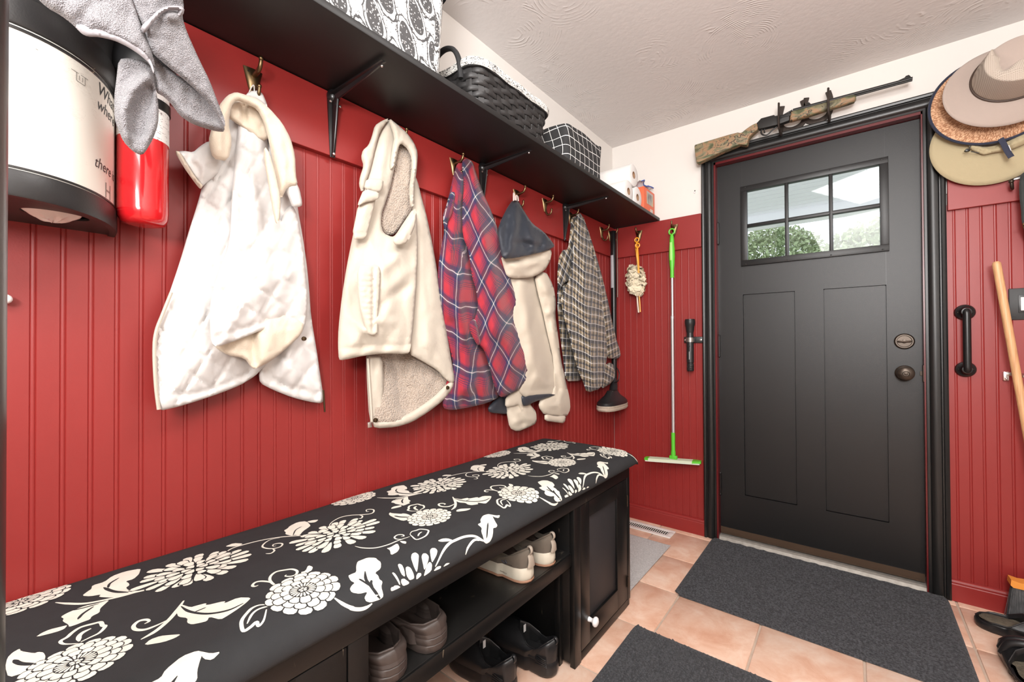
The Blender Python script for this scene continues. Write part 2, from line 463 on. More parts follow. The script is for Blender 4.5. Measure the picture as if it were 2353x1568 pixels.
# ------------------------------------------------------------ door
door = sgroup('door_1', (1.02, 2.58, 0))
X0, X1, YD = .613, 1.434, 2.58
g = G()     # slab with recessed panels: built from stiles, rails and sunk panels
DZ0, DZ1 = .055, 2.056
gx0, gx1, gz0, gz1 = .752, 1.306, 1.507, 1.896
def bx(x0, x1, z0, z1, y0=YD, y1=YD+.044): g.box(x0, x1, y0, y1, z0, z1)
bx(X0, .735, DZ0, DZ1); bx(1.317, X1, DZ0, DZ1)
bx(.735, 1.317, gz1, DZ1); bx(.735, 1.317, 1.337, gz0); bx(.735, 1.317, DZ0, .258)
bx(.969, 1.086, .258, 1.337); bx(.735, gx0, gz0, gz1); bx(gx1, 1.317, gz0, gz1)
bx(.738, .966, .261, 1.334, YD+.006, YD+.037); bx(1.089, 1.314, .261, 1.334, YD+.006, YD+.037); bx(.735, 1.317, .258, 1.337, YD+.016, YD+.03)
for x0, x1 in ((.735, .969), (1.086, 1.317)):       # thin moulding step around each sunk panel
    for a in ((x0, x0+.004, .258, 1.337), (x1-.004, x1, .258, 1.337), (x0, x1, .258, .262), (x0, x1, 1.333, 1.337)): bx(*a, YD+.014, YD+.018)
build('slab', g, DOORB, door)
for x in (.735, 1.317): build('stile_joint', G().box(x-.0008, x+.0008, YD-.0002, YD+.004, 1.337, DZ1), BLKP, door)
g = G()
for a in ((.729, 1.329, gz1-.008, 1.9165), (.729, 1.329, 1.4885, gz0+.012), (.729, gx0+.008, gz0+.0115, gz1-.0075), (gx1-.008, 1.329, gz0+.0115, gz1-.0075)): g.box(a[0], a[1], YD-.013, YD+.012, a[2], a[3], bev=.0015)
for a in ((gx0-.002, gx1+.002, gz1-.006, gz1+.002), (gx0-.002, gx1+.002, gz0-.002, gz0+.006), (gx0-.002, gx0+.006, gz0, gz1), (gx1-.006, gx1+.002, gz0, gz1)): g.box(a[0], a[1], YD-.010, YD+.01, a[2], a[3])
build('glazing_frame', g, DOORB, door, True, sharp=30)
for x in (.752, .94, 1.118, 1.306):
    for z in (1.497, 1.908): build('frame_screw', G().lathe([(.0001, .0), (.003, .0), (.0035, .001), (.002, .0018), (.0001, .002)], (x, YD-.013, z), '-y', 10), BLKM, door, True)
for x in (.938, 1.119): build('muntin', G().box(x-.008, x+.008, YD-.010, YD+.02, gz0+.004, gz1-.004, bev=.003), DOORB, door, True)
build('muntin', G().box(gx0, gx1, YD-.0095, YD+.019, 1.694, 1.711, bev=.003), DOORB, door, True)
px = [gx0, .938, 1.119, gx1]; pz = [gz0, 1.7025, gz1]
for i in range(3):
    for j in range(2): build('pane', G().box(px[i]+.001, px[i+1]-.001, YD+.004, YD+.009, pz[j]+.001, pz[j+1]-.001), GLASS, door)
build('sweep', G().box(X0+.003, X1-.003, YD-.003, YD+.044, .030, .060).box(X0+.003, X1-.003, YD-.006, YD-.001, .04, .066), plain('brown_sweep', (.06, .035, .02), .5), door)
build('threshold', G().prism([(2.548, 0), (2.556, .016), (2.566, .022), (2.62, .026), (2.70, .02), (2.70, 0)], .61, 1.437, 'x'), plain('worn_aluminium', (.30, .28, .25), .55, .4, var=.35, scale=50), door)
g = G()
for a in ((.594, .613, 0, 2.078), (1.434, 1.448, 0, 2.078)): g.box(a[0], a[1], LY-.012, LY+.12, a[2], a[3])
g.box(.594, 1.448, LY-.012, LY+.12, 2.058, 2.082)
build('jamb', g, RED_SHADED, door)
# casing: moulded profile mitred at the head (t = across the casing from its inner edge, d = depth off the wall)
CP = [(0, 0), (0, .010), (.004, .013), (.012, .013), (.015, .010), (.019, .016), (.026, .019), (.036, .0205), (.046, .018), (.050, .013), (.054, .013), (.056, .021), (.064, .0235), (.070, .020), (.0715, 0)]
def casing(name, ring):
    n = len(CP); v = []; 
    for fn in ring:
        for t, d in CP: x, z = fn(t); v.append((x, LY-.0005-d, z))
    f = [(i, i+1, i+1+n, i+n) for i in range(n-1)]+[tuple(range(n)), tuple(range(2*n-1, n-1, -1))]
    build(name, G().add(v, f), BLK, door, True, sharp=35)
xi0, xi1, zh = .606, 1.437, 2.068
casing('casing_leg', [lambda t: (xi0-t*.93, .002), lambda t: (xi0-t*.93, zh+t)])
casing('casing_leg', [lambda t: (xi1+t, .002), lambda t: (xi1+t, zh+t)])
casing('casing_head', [lambda t: (xi0-t*.93, zh+t), lambda t: (xi1+t, zh+t)])
for z in (1.685, 1.06, .30):
    h = build('hinge', G().tube([(.6155, YD-.006, z-.055), (.6155, YD-.006, z+.055)], .0055, 10).box(.607, .624, YD-.004, YD-.001, z-.05, z+.05), BLKM, door, True)
    for dz in (-.058, .058): build('hinge_tip', G().sphere((.6155, YD-.006, z+dz), .006, 10), BLKM, h, True)
kx, kz = 1.375, .938
k = build('door_knob', G().lathe([(.001, 0), (.033, 0), (.034, .004), (.030, .008), (.014, .012), (.012, .032), (.024, .038), (.030, .048), (.029, .058), (.022, .064), (.012, .065), (.010, .063), (.001, .063)], (kx, YD, kz), '-y', 32), BRONZE, door, True)
build('lock_button', G().lathe([(.001, 0), (.006, 0), (.006, .004), (.001, .005)], (kx, YD-.0625, kz), '-y', 16).box(kx-.001, kx+.001, YD-.069, YD-.066, kz-.004, kz+.004), BRONZE, k, True)
k = build('deadbolt', G().lathe([(.001, 0), (.034, 0), (.035, .005), (.030, .010), (.026, .010), (.024, .006), (.001, .006)], (1.375, YD, 1.079), '-y', 32), BRONZE, door, True)
build('thumb_turn', G().box(1.352, 1.398, YD-.024, YD-.006, 1.075, 1.083, bev=.0035).lathe([(.001, 0), (.009, 0), (.008, .012), (.001, .013)], (1.375, YD-.005, 1.079), '-y', 16), BRONZE, k, True)
build('strike_plate', G().box(1.432, 1.4345, 2.545, 2.577, .905, .975), plain('worn_brown_metal', (.10, .06, .045), .45, .6, var=.4, scale=90), door)
build('latch', G().box(1.424, 1.434, 2.577, 2.583, .928, .948, bev=.001), BRONZE, door)

# ------------------------------------------------------------ porch and garden beyond the door
PORCHW = plain('white_porch_paint', (.80, .80, .80), .6)
porch = struct(build('porch_ceiling', G().box(-2.5, 3.2, LY+.13, 5.6, 2.52, 2.60), PORCHW))
for i in range(26): build('soffit_slat', G().box(-2.5, 3.2, LY+.15+i*.131, LY+.15+i*.131+.117, 2.508, 2.522), PORCHW, porch)
struct(build('porch_beam', G().box(-2.5, 3.2, 5.45, 5.62, 2.38, 2.52), PORCHW))
struct(build('porch_floor', G().box(-2.5, 3.2, LY+.13, 5.6, -.2, -.06), plain('porch_concrete', (.5, .48, .46), .8)))
struct(build('lawn', G().box(-40, 40, 5.6, 60, -.5, -.3), plain('lawn_green', (.16, .19, .11), .9, var=.4, scale=3)))
LEAF = plain('tree_leaves', (.24, .30, .15), .7, var=.5, scale=4); BARK = plain('bark', (.10, .07, .05), .9)
def tree(x, y, h, r, lab, seed):
    t = thing('tree', lab, 'tree', (x, y, -.3), 'trees beyond the porch')
    q = np.random.default_rng(seed)
    build('trunk', G().tube([(x, y, -.3), (x+.1, y, h*.4), (x-.05, y, h*.75)], [.2, .15, .06], 8), BARK, t, True)
    n = 7000; a = q.normal(size=(n, 3)); a /= np.linalg.norm(a, axis=1)[:, None]; a *= (q.uniform(.3, 1, n)**.4)[:, None]
    c = a*np.array([r, r, r*.8])+np.array([x, y, h-r*.75]); g = G(); v = []; f = []
    for i in range(n):
        d1 = q.normal(size=3); d2 = q.normal(size=3); d1 *= .05*r/np.linalg.norm(d1); d2 *= .03*r/np.linalg.norm(d2); k = len(v)
        v += [c[i]-d1, c[i]+d2, c[i]+d1, c[i]-d2]; f.append((k, k+1, k+2, k+3))
    g.add(v, f); stuff(build('foliage', g, LEAF, t, flip=False))
tree(-2.6, 31, 8.2, 3.0, 'leafy tree seen low through the left window panes', 1)
tree(.4, 26, 5.7, 2.0, 'leafy tree seen low through the lower middle window pane', 2)
tree(2.3, 20, 5.4, 2.3, 'leafy tree seen low through the lower right window pane', 3)
# ------------------------------------------------------------ shelf, brackets, hooks
SH0, SH1, SHX = 1.8065, 1.8255, .302
sh = build('wall_shelf', G().box(0.001, SHX, -.20, LY-.003, SH0, SH1, bev=.0025), SHELFU, smooth=True)
tag(sh, 'long black painted plank shelf along the red wall above the coats', 'shelf')
def bracket(y, lab):
    t = thing('shelf_bracket', lab, 'bracket', (.0195, y, SH0-.012), 'black metal brackets under the shelf')
    def leg(L, w0, w1, d, vert, nm):
        # folded channel: two flanges meeting in a ridge, tapering to the tip
        n = 7; A = []
        for i in range(n+1):
            f = i/n; w = w0+(w1-w0)*f; h = d*(1-f)**.8+.004; a = L*f
            row = [(-w/2, 0), (-w/2, h*.25), (-w*.22, h*.35), (-w*.10, h), (0, h*1.08), (w*.10, h), (w*.22, h*.35), (w/2, h*.25), (w/2, 0)]
            A.append([((q[1] if vert else a), q[0], (-a if vert else -q[1])) for q in row])
        g = G().grid(A); k = len(A[0]); g.f += [tuple(range(k)), tuple(n*k+j for j in range(k))]; g.mi += [0, 0]
        build(nm, g, BLKM, t, True, world=False, sharp=35)
    leg(.178, .034, .015, .030, True, 'wall_arm'); leg(.250, .032, .014, .016, False, 'shelf_arm')
    build('corner_gusset', G().sphere((.006, 0, -.004), (.018, .019, .022), 14), BLKM, t, True, world=False)
    for p, ax in (((.008, 0, -.170), 'x'), ((.0165, -.014, -.026), 'x'), ((.0165, .014, -.030), 'x')): build('screw', G().lathe([(.0001, .001), (.004, 0), (.0035, .003), (.0001, .004)], p, ax, 10), STEEL, t, True, world=False)
    for x in (.006, .236): build('screw', G().sphere((x, 0.004, -.006 if x > .1 else -.022), .004, 8), STEEL, t, True, world=False)
    return t
b0 = bracket(.646, 'black shelf bracket between the white vest and the beige vest')
dup(b0, (.0195, 1.284, SH0-.012), 'black shelf bracket just right of the red plaid shirt, half hidden')
dup(b0, (.0195, 1.924, SH0-.012), 'black shelf bracket beside the brown checked shirt')
def hook(loc, lab, name='coat_hook'):
    t = thing(name, lab, 'coat hook', loc, 'brass double coat hooks')
    g = G(); n = 9; A = []
    for i in range(n):
        f = i/(n-1); z = .030-.062*f; w = .017*(1-f)**.75+.0055; d = .004+.004*math.sin(PI*min(1, f*1.1))
        A.append([(.0, -w, z), (d*.6, -w*.92, z), (d, -w*.45, z), (d*1.35, 0, z), (d, w*.45, z), (d*.6, w*.92, z), (0, w, z)])
    g.grid(A); k = 7; g.f += [tuple(range(k)), tuple((n-1)*k+j for j in range(k))]; g.mi += [0, 0]
    build('back_plate', g, BRASS, t, True, world=False, sharp=60)
    up = bez([(.004, 0, .012), (.022, 0, .012), (.034, 0, .013), (.044, 0, .019), (.049, 0, .029), (.050, 0, .035)], 5)
    p = build('upper_prong', G().tube(up, list(np.linspace(.0065, .0038, len(up))), 10), BRASS, t, True, world=False)
    build('ball_tip', G().sphere((.050, 0, .037), .0058, 12), BRASS, p, True, world=False)
    lo = bez([(.004, 0, -.020), (.010, 0, -.040), (.022, 0, -.050), (.036, 0, -.044), (.040, 0, -.030)], 5)
    p = build('lower_prong', G().tube(lo, list(np.linspace(.0055, .0036, len(lo))), 10), BRASS, t, True, world=False)
    build('ball_tip', G().sphere((.040, 0, -.027), .0055, 12), BRASS, p, True, world=False)
    for y in (-.0105, .0105): build('screw', G().lathe([(.0001, 0), (.0035, 0), (.003, .002), (.0001, .0025)], (.0045, y, .019), 'x', 10), BRONZE, t, True, world=False)
    return t
RX = .0192
h0 = hook((RX, .436, 1.737), 'brass double hook holding the white quilted vest')
for y, z, lab in ((.872, 1.735, 'brass double hook hidden inside the top of the beige vest'), (1.130, 1.745, 'brass double hook at the top of the red plaid shirt'),
                  (1.515, 1.735, 'brass double hook holding the beige hooded jacket by its loop'), (1.742, 1.755, 'empty brass double hook left of the third shelf bracket'),
                  (1.985, 1.748, 'brass double hook behind the top of the brown checked shirt'), (2.350, 1.745, 'empty brass double hook right of the brown checked shirt'),
                  (2.465, 1.745, 'brass double hook in the corner at the top of the black mop tube')):
    dup(h0, (RX, y, z), lab)
for x, lab in ((.180, 'brass double hook on the far wall holding the two dusters'), (.392, 'brass double hook on the far wall holding the green mop')):
    dup(h0, (x, LY-RX, 1.735), lab, rot=(0, 0, -PI/2))

# ------------------------------------------------------------ things on the shelf
def rrect(x0, x1, y0, y1, r, n=6):
    out = []
    for cx, cy, a0 in ((x1-r, y1-r, 0), (x0+r, y1-r, PI/2), (x0+r, y0+r, PI), (x1-r, y0+r, 3*PI/2)):
        for k in range(n+1): a = a0+k/n*PI/2; out.append((cx+r*math.cos(a), cy+r*math.sin(a)))
    return out
def resample(P, m):
    P = np.array(list(P)+[P[0]]); d = np.r_[0, np.cumsum(np.hypot(*np.diff(P, axis=0).T))]
    s = np.linspace(0, d[-1], m+1)[:-1]
    return np.stack([np.interp(s, d, P[:, 0]), np.interp(s, d, P[:, 1])], 1), d[-1]
def damask():
    n = NT('damask_cloth'); u, v, _ = n.xyz('UV')
    pu, pv = .098, .150
    wob = n.noise(n.vec(u, v), 55, 2)
    def lat(o):
        a = ((u*(1/pu)+o).fr()-.5)*2; b = ((v*(1/pv)+o).fr()-.5)*2
        # onion-shaped medallion: narrower towards the top
        k = 1.0+b*.38
        return ((a*a*k*k*1.55)+(b*b*1.10)).pw(.5), a, b
    d1, a1, b1 = lat(0.0); d2, a2, b2 = lat(.5); d = d1.mn(d2)
    lace = n.voro(n.vec(u, v), 150, 'F1', 'Distance', 1).step(.28, .36)
    lace2 = n.noise(n.vec(u, v), 230, 2, .5, 1.5).step(.47, .53)
    med = d.lt(.54)*(lace*.55+lace2*.45).gt(.36)
    ring = d.gt(.52)*d.lt(.575)
    core = d.lt(.24)*lace2.gt(.35)
    tr = ((d+(wob-.5)*.30)-.74).ab().lt(.042)
    curl = ((n.noise(n.vec(u, v), 62, 1, .4, 2.0)-.5).ab().lt(.028))*d.gt(.62)*d.lt(.95)
    ink = med.mx(ring).mx(core).mx(tr).mx(curl)
    n.color(n.mix(ink, (.78, .77, .75), (.045, .044, .045))).set(.8, sheen=.1); n.bump(n.noise(n.vec(u, v), 900, 2), .15, .001); return n.m
DAM = damask()
CANVB = plain('black_canvas', (.013, .013, .014), .8, bump=.3, bscale=700)
ROPE = plain('cream_rope', (.62, .55, .46), .85, bump=.5, bscale=160)
def loft_bin(name, lab, cat, x0, x1, y0, y1, z0, z1, r, flare, mat, start=0, sag=.0, m=96, rows=14, zr=None):
    t = thing(name, lab, cat, ((x0+x1)/2, (y0+y1)/2, z0)); A = []; UV = []
    for j in range(rows+1):
        f = j/rows; e = flare*f-sag*math.sin(PI*f)
        P, L = resample(rrect(x0-e, x1+e, y0-e, y1+e, r), m); P = np.roll(P, -start, 0); P = np.vstack([P, P[:1]])
        row = [(p[0], p[1], z0+(z1-z0)*f+.004*math.sin(k*.31+j)*f) for k, p in enumerate(P)]; A.append(row)
        UV += [(k/m*L, z0+(z1-z0)*f) for k in range(m+1)]
    g = G().grid(A); n0 = len(g.v); g.f.append(tuple(range(m))[::-1]); g.mi.append(0)
    return t, A, build('body', g, mat, t, True, uv=UV, flip=True)
t, A, _ = loft_bin('fabric_bin', 'large black and white damask fabric bin with black cuff on the shelf', 'storage bin', .035, .283, .40, .842, SH1, 2.215, .045, .016, DAM)
g = G(); P, L = resample(rrect(.015, .303, .38, .862, .05), 96)
g.grid([[(p[0], p[1], z) for p in P] for z in (2.08, 2.225)], wrap=True).grid([[(.16+(p[0]-.16)*s, .621+(p[1]-.621)*s, z) for p in P] for s, z in ((1, 2.225), (.97, 2.228), (.95, 2.10))], wrap=True)
build('cuff', g, CANVB, t, True)
hp = bez([(.10, .862, 2.11), (.105, .885, 2.05), (.15, .897, 2.015), (.20, .885, 2.05), (.205, .862, 2.11)], 6)
build('rope_handle', G().tube(hp, .011, 10), ROPE, t, True)

# woven basket with scrolled liner
STRIPB = plain('black_woven_strip', (.016, .015, .015), .5, var=.3, scale=40, bump=.3, bscale=300)
def liner_mat():
    n = NT('scroll_liner'); u, v, _ = n.xyz('UV')
    a = n.noise(n.vec(u, v), 62, 1.5, .4, 2.2)
    n.color(n.mix((a-.5).ab().lt(.06), (.80, .78, .73), (.03, .03, .03))).set(.85); return n.m
LIN = liner_mat()
bx0, bx1, by0, by1 = .045, .272, .985, 1.372
t = thing('woven_basket', 'black woven strip basket with scroll print liner on the shelf', 'basket', ((bx0+bx1)/2, (by0+by1)/2, SH1))
ns = 30; rows = 7; zt = SH1+.128
def bring(f, off):
    e = .014*f+off; P, L = resample(rrect(bx0-e, bx1+e, by0-e, by1+e, .055), ns*4); return P
for r in range(rows):
    z0 = SH1+.004+(zt-SH1-.006)*r/rows; z1 = z0+(zt-SH1)/rows*.93; A = []
    for q, zz, bo in ((0, z0, 0), (.2, z0+.001, .0025), (.5, (z0+z1)/2, .0042), (.8, z1-.001, .0025), (1, z1, 0)):
        P0 = bring((zz-SH1)/(zt-SH1), 0); C = P0.mean(0); row = []
        for k, p in enumerate(P0):
            wv = .0042*math.cos((k/4+r)*PI); d = p-C; d = d/np.hypot(*d)
            row.append((p[0]+d[0]*(wv+bo), p[1]+d[1]*(wv+bo), zz+.0015*math.sin(k*.7+r)))
        A.append(row)
    A2 = [[(p[0]*.985+.985*0+(1-.985)*(bx0+bx1)/2, p[1]*.985+(1-.985)*(by0+by1)/2, p[2]) for p in A[i]] for i in (4, 0)]
    build('weaver', G().grid(A+A2+[A[0]], wrap=True), STRIPB, t, True, sharp=50)
P0, P1 = bring(0, -.001), bring(1, -.001)
for s in range(ns):
    k = s*4; a, b = P0[(k-1) % len(P0)], P0[(k+1) % len(P0)]; c, d = P1[(k-1) % len(P0)], P1[(k+1) % len(P0)]
    C = np.array([(bx0+bx1)/2, (by0+by1)/2]); nr = (P0[k]-C); nr = nr/np.hypot(*nr)*.0035
    v = []
    for q, z in ((a, SH1+.002), (b, SH1+.002), (c, zt), (d, zt)): v += [(q[0], q[1], z), (q[0]+nr[0], q[1]+nr[1], z)]
    build('stake', G().add(v, [(0, 2, 6, 4), (1, 5, 7, 3), (0, 4, 5, 1), (2, 3, 7, 6), (0, 1, 3, 2), (4, 6, 7, 5)]), STRIPB, t)
build('inner_lining', G().grid([[(*p, z) for p in bring(f, -.008)] for f, z in ((0, SH1+.003), (1, zt))], wrap=True), CANVB, t)
build('rim_band', G().grid([[(*p, z) for p in bring(1, o)] for o, z in ((.001, zt-.004), (.008, zt-.003), (.009, zt+.010), (.001, zt+.012), (-.006, zt+.01))], wrap=True), STRIPB, t, True)
A = []; UV = []
for o, z in ((.0095, zt-.001), (.0125, zt+.004), (.013, zt+.014), (.010, zt+.024), (.001, zt+.029), (-.008, zt+.024), (-.010, zt-.02)):
    P = bring(1, o); P = np.vstack([P, P[:1]]); A.append([(p[0], p[1], z+.002*math.sin(k*.55)) for k, p in enumerate(P)]); UV += [(k*.011, z*3+o*5) for k in range(len(P))]
build('liner_cuff', G().grid(A), LIN, t, True, uv=UV)
for y, sg in ((by0-.014, -1), (by1+.014, 1)):
    hp = bez([(.095, y-.004*sg*-1, zt-.03), (.098, y+.012*sg, zt+.03), (.118, y+.018*sg, zt+.066), (.159, y+.019*sg, zt+.080), (.200, y+.018*sg, zt+.066), (.220, y+.012*sg, zt+.03), (.223, y+.004*sg, zt-.03)], 6)
    build('basket_handle', G().tube(hp, .0105, 10, flat=.75), CANVB, t, True)
    for x in (.097, .221): build('rivet', G().sphere((x, y+.0115*sg, zt+.002), .004, 8), STEEL, t, True)
# grid cloth box
def grid_cloth():
    n = NT('grid_cloth'); u, v, _ = n.xyz('UV'); w = n.noise(n.vec(u, v), 14, 2)*.006
    a = (((u+w)*(1/.0410)).fr()-.5).ab().gt(.472); b = (((v+w)*(1/.0375)).fr()-.5).ab().gt(.470)
    n.color(n.mix(a.mx(b), (.022, .022, .023), (.80, .79, .77))).set(.85); n.bump(n.noise(n.vec(u, v), 700, 2), .2, .001); return n.m
t, A, _ = loft_bin('fabric_box', 'black fabric box with white grid lines on the shelf', 'storage box', .045, .272, 1.535, 1.852, SH1, 1.998, .022, .004, grid_cloth(), sag=.003)
g = G(); top = [(p[0], p[1], p[2]) for p in A[-1][:-1]]; c = np.mean(top, 0)
g.grid([top, [(c[0]+(p[0]-c[0])*.97, c[1]+(p[1]-c[1])*.97, p[2]+.003) for p in top], [(c[0]+(p[0]-c[0])*.95, c[1]+(p[1]-c[1])*.95, p[2]-.004) for p in top], [(c[0]+(p[0]-c[0])*.93, c[1]+(p[1]-c[1])*.93, SH1+.02) for p in top]], wrap=True)
build('rim', g, CANVB, t, True)
# paper rolls
PAPER = plain('white_paper_roll', (.82, .80, .78), .85, bump=.25, bscale=60, bdist=.002); CARD = plain('brown_card_core', (.36, .22, .13), .8)
def roll(y, z, r, lab):
    t = thing('paper_roll', lab, 'paper roll', (.012, y, z), 'white paper rolls on the shelf')
    build('paper', G().lathe([(.0195, .258), (r-.006, .2585), (r-.001, .255), (r, .245), (r, .012), (r-.003, .0)], axis='x', n=40, cap=False), PAPER, t, True, world=False)
    build('core', G().lathe([(.0165, 0), (.0165, .2575), (.0195, .2575), (.0195, 0)], axis='x', n=28, cap=False), CARD, t, True, world=False)
    build('core_end', G().lathe([(.0165, .03), (.0001, .03)], axis='x', n=20, cap=False), CARD, t, True, world=False)
    return t
rl = roll(2.168, SH1+.0605, .060, 'white paper roll at the lower left of the stack on the shelf')
dup(rl, (.012, 2.290, SH1+.0605), 'white paper roll at the lower right of the stack, against the orange box')
dup(rl, (.016, 2.229, SH1+.0605+.1045), 'white paper roll lying on top of the other two')
t = thing('orange_box', 'small orange carton at the end of the shelf beside the paper rolls', 'box', (.19, 2.442, SH1))
ORG = plain('orange_card', (.72, .135, .055), .5)
build('carton', G().box(.10, .279, 2.358, 2.526, SH1, SH1+.142, bev=.002), ORG, t, True)
build('picture', G().box(.2785, .2797, 2.400, 2.500, SH1+.055, SH1+.118), (lambda n: n.color(n.ramp(n.noise(n.mapv((1, 30, 14)), 1, 3), [(.3, (.12, .12, .13)), (.5, (.38, .35, .30)), (.65, (.50, .42, .22)), (.8, (.2, .25, .3))])).set(.4).m)(NT('box_picture')), t)
build('picture_sky', G().box(.2786, .2796, 2.400, 2.500, SH1+.118, SH1+.128), plain('picture_sky_grey', (.45, .36, .36), .4), t)
build('bar_code_label', G().box(.2785, .2796, 2.455, 2.495, SH1+.014, SH1+.036), (lambda n: n.color(n.mix((n.xyz()[1]*420).fr().gt(.5), (.75, .73, .70), (.45, .30, .25))).set(.5).m)(NT('bar_code')), t)
t = thing('plastic_bag', 'crumpled clear plastic bag with blue edge on the orange carton', 'plastic bag', (.2, 2.43, SH1+.143))
A = []
for i in range(9):
    f = i/8; A.append([(.27-.15*f+.01*math.sin(j*1.3+i), 2.345+.17*j/12, SH1+.1435+.012+.010*math.sin(j*.9+i*.8)+(.016*max(0, (j-9)/3)**2)+.012*(f < .2)) for j in range(13)])
build('film', G().grid(A).grid([[(p[0], p[1], p[2]-.0015) for p in r] for r in A]), plain('milky_plastic', (.60, .63, .68), .25), t, True)
build('blue_edge', G().tube([(A[0][j][0]+.002, A[0][j][1], A[0][j][2]) for j in range(13)], .0032, 8), plain('blue_plastic', (.05, .10, .36), .3), t, True)

# ------------------------------------------------------------ bag holder, extinguisher, peg, towel
EA, EB, EY = .217, .152, .030
def ell(th, k=1.0): return (EA*k*math.cos(th), EY+EB*k*math.sin(th))
_th = np.linspace(-PI/2, PI/2, 400); _xy = np.array([ell(a) for a in _th]); _arc = np.r_[0, np.cumsum(np.hypot(*np.diff(_xy, axis=0).T))]
def ell_hit(u, v):
    d = ray(u, v); best = None
    for q in np.linspace(.8, 1.6, 4000):
        p = CAM+d*(q/np.linalg.norm(d))
        if (p[0]/EA)**2+((p[1]-EY)/EB)**2 <= 1: best = p; break
    th = math.atan2((best[1]-EY)/EB, best[0]/EA); return np.interp(th, _th, _arc), best[2]
def cream():
    n = NT('cream_label_paper'); v = n.mapv(1.0); _, y, z = n.xyz()
    s = n.noise(n.mapv((60, 60, 300)), 1, 3, .6, 1.0); m = (s-.5).ab().lt(.018)*n.noise(v, 14, 2).gt(.52)
    n.color(n.mix(m*.30, (.84, .81, .73), (.45, .40, .33))).set(.55); return n.m
t = thing('bag_holder', 'half-round black and cream bag dispenser on the red wall at the left', 'dispenser', (0, EY, 1.298))
th = np.linspace(-PI/2, PI/2, 48)
def shell(prof): return [[(*ell(a, k), z) for a in th] for k, z in prof]
build('drum', G().grid(shell([(.985, 1.33), (.985, 1.565)])), cream(), t, True)
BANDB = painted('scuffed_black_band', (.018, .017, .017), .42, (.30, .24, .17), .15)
build('lower_band', G().grid(shell([(.93, 1.299), (1.0, 1.298), (1.006, 1.301), (1.006, 1.335), (1.0, 1.338), (.985, 1.338)])), BANDB, t, True)
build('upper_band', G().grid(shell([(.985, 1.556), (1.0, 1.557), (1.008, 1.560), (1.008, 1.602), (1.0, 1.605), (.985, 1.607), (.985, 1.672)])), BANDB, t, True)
build('thin_trim', G().grid(shell([(.985, 1.340), (.995, 1.3405), (.995, 1.3435), (.985, 1.344)])), BANDB, t, True)
build('thin_trim', G().grid(shell([(.985, 1.549), (.995, 1.550), (.995, 1.5535), (.985, 1.554)])), BANDB, t, True)
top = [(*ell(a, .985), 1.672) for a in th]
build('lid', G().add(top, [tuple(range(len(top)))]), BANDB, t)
# underside plate with an oval hole and a bag showing
hc, hr = (.112, .090), (.030, .042)
oth = np.linspace(-PI/2, PI/2, 48); out = [(*ell(a, .99), 1.3015) for a in oth]+[(.0, EY+EB*.9*(1-2*i/15), 1.3015) for i in range(1, 15)]
P, _ = resample([(p[0], p[1]) for p in out], 64); P = np.array(sorted(P.tolist(), key=lambda p: math.atan2(p[1]-hc[1], p[0]-hc[0])))
hole = [(hc[0]+hr[0]*math.cos(math.atan2(p[1]-hc[1], p[0]-hc[0])), hc[1]+hr[1]*math.sin(math.atan2(p[1]-hc[1], p[0]-hc[0]))) for p in P]
build('underside', G().grid([[(*p, 1.3015) for p in P], [(*p, 1.3015) for p in hole], [(*p, 1.306) for p in hole]], wrap=True), BANDB, t)
build('bag_tuft', G().add(*(lambda n, m: ([(hc[0]+hr[0]*.93*f*math.cos(a)+.002*math.sin(5*a+f*9), hc[1]-.004+hr[1]*.88*f*math.sin(a), 1.305-.016*(1-f**2)+.002*math.sin(7*a+3*f)) for f in np.linspace(.02, 1, n) for a in np.linspace(0, 2*PI, m, endpoint=False)], [(i*m+j, i*m+(j+1) % m, (i+1)*m+(j+1) % m, (i+1)*m+j) for i in range(n-1) for j in range(m)]))(8, 26)), plain('pale_bag_plastic', (.70, .56, .52), .4), t, True)
def text_on(body, size, place, name, mat, parent, shear=0.0, ext=0, bold=0, sxy=1.0):
    c = bpy.data.curves.new(name, 'FONT'); c.body = body; c.size = size; c.shear = shear; c.offset = bold; c.resolution_u = 2
    o = bpy.data.objects.new(name, c); COL.objects.link(o); dg = bpy.context.evaluated_depsgraph_get()
    me = bpy.data.meshes.new_from_object(o.evaluated_get(dg)); bpy.data.objects.remove(o)
    v = [place(q.co.x*sxy, q.co.y) for q in me.vertices]; f = [tuple(p.vertices) for p in me.polygons]; bpy.data.meshes.remove(me)
    return build(name, G().add(v, f), mat, parent, flip=False)
INK = plain('dark_print', (.035, .033, .035), .6); INKG = plain('grey_print', (.30, .28, .25), .6)
def on_drum(u, v):
    a0, z0 = ell_hit(u, v)
    def pl(x, y):
        th_ = np.interp(a0+x, _arc, _th); p = ell(th_, .9875); return (p[0], p[1], z0+y)
    return pl
for body, u, v, size, mt in (('What', 226, 212, .033, INK), ('where', 225, 247, .030, INK), ('there is', 219, 380, .028, INK)): text_on(body, size, on_drum(u, v), 'lettering', mt, t, .28)
text_on('H', .040, on_drum(244, 452), 'lettering', INKG, t, 0)
# small pale gabled sign drawn on the drum
pl = on_drum(178, 184)
g = G()
for (xa, ya, xb, yb) in ((0, 0, 0, .014), (.016, 0, .016, .014), (0, 0, .016, 0), (-.005, .014, .022, .014), (.005, .003, .005, .011), (.011, .003, .011, .011), (-.055, .016, -.005, .014)):
    wd = .0006; ax = abs(xb-xa) > abs(yb-ya)
    q = [(xa, ya-wd), (xb, yb-wd), (xb, yb+wd), (xa, ya+wd)] if ax else [(xa-wd, ya), (xa+wd, ya), (xb+wd, yb), (xb-wd, yb)]
    g.add([pl(*p) for p in q], [(0, 1, 2, 3)])
build('drawn_sign', g, INKG, t, flip=False)

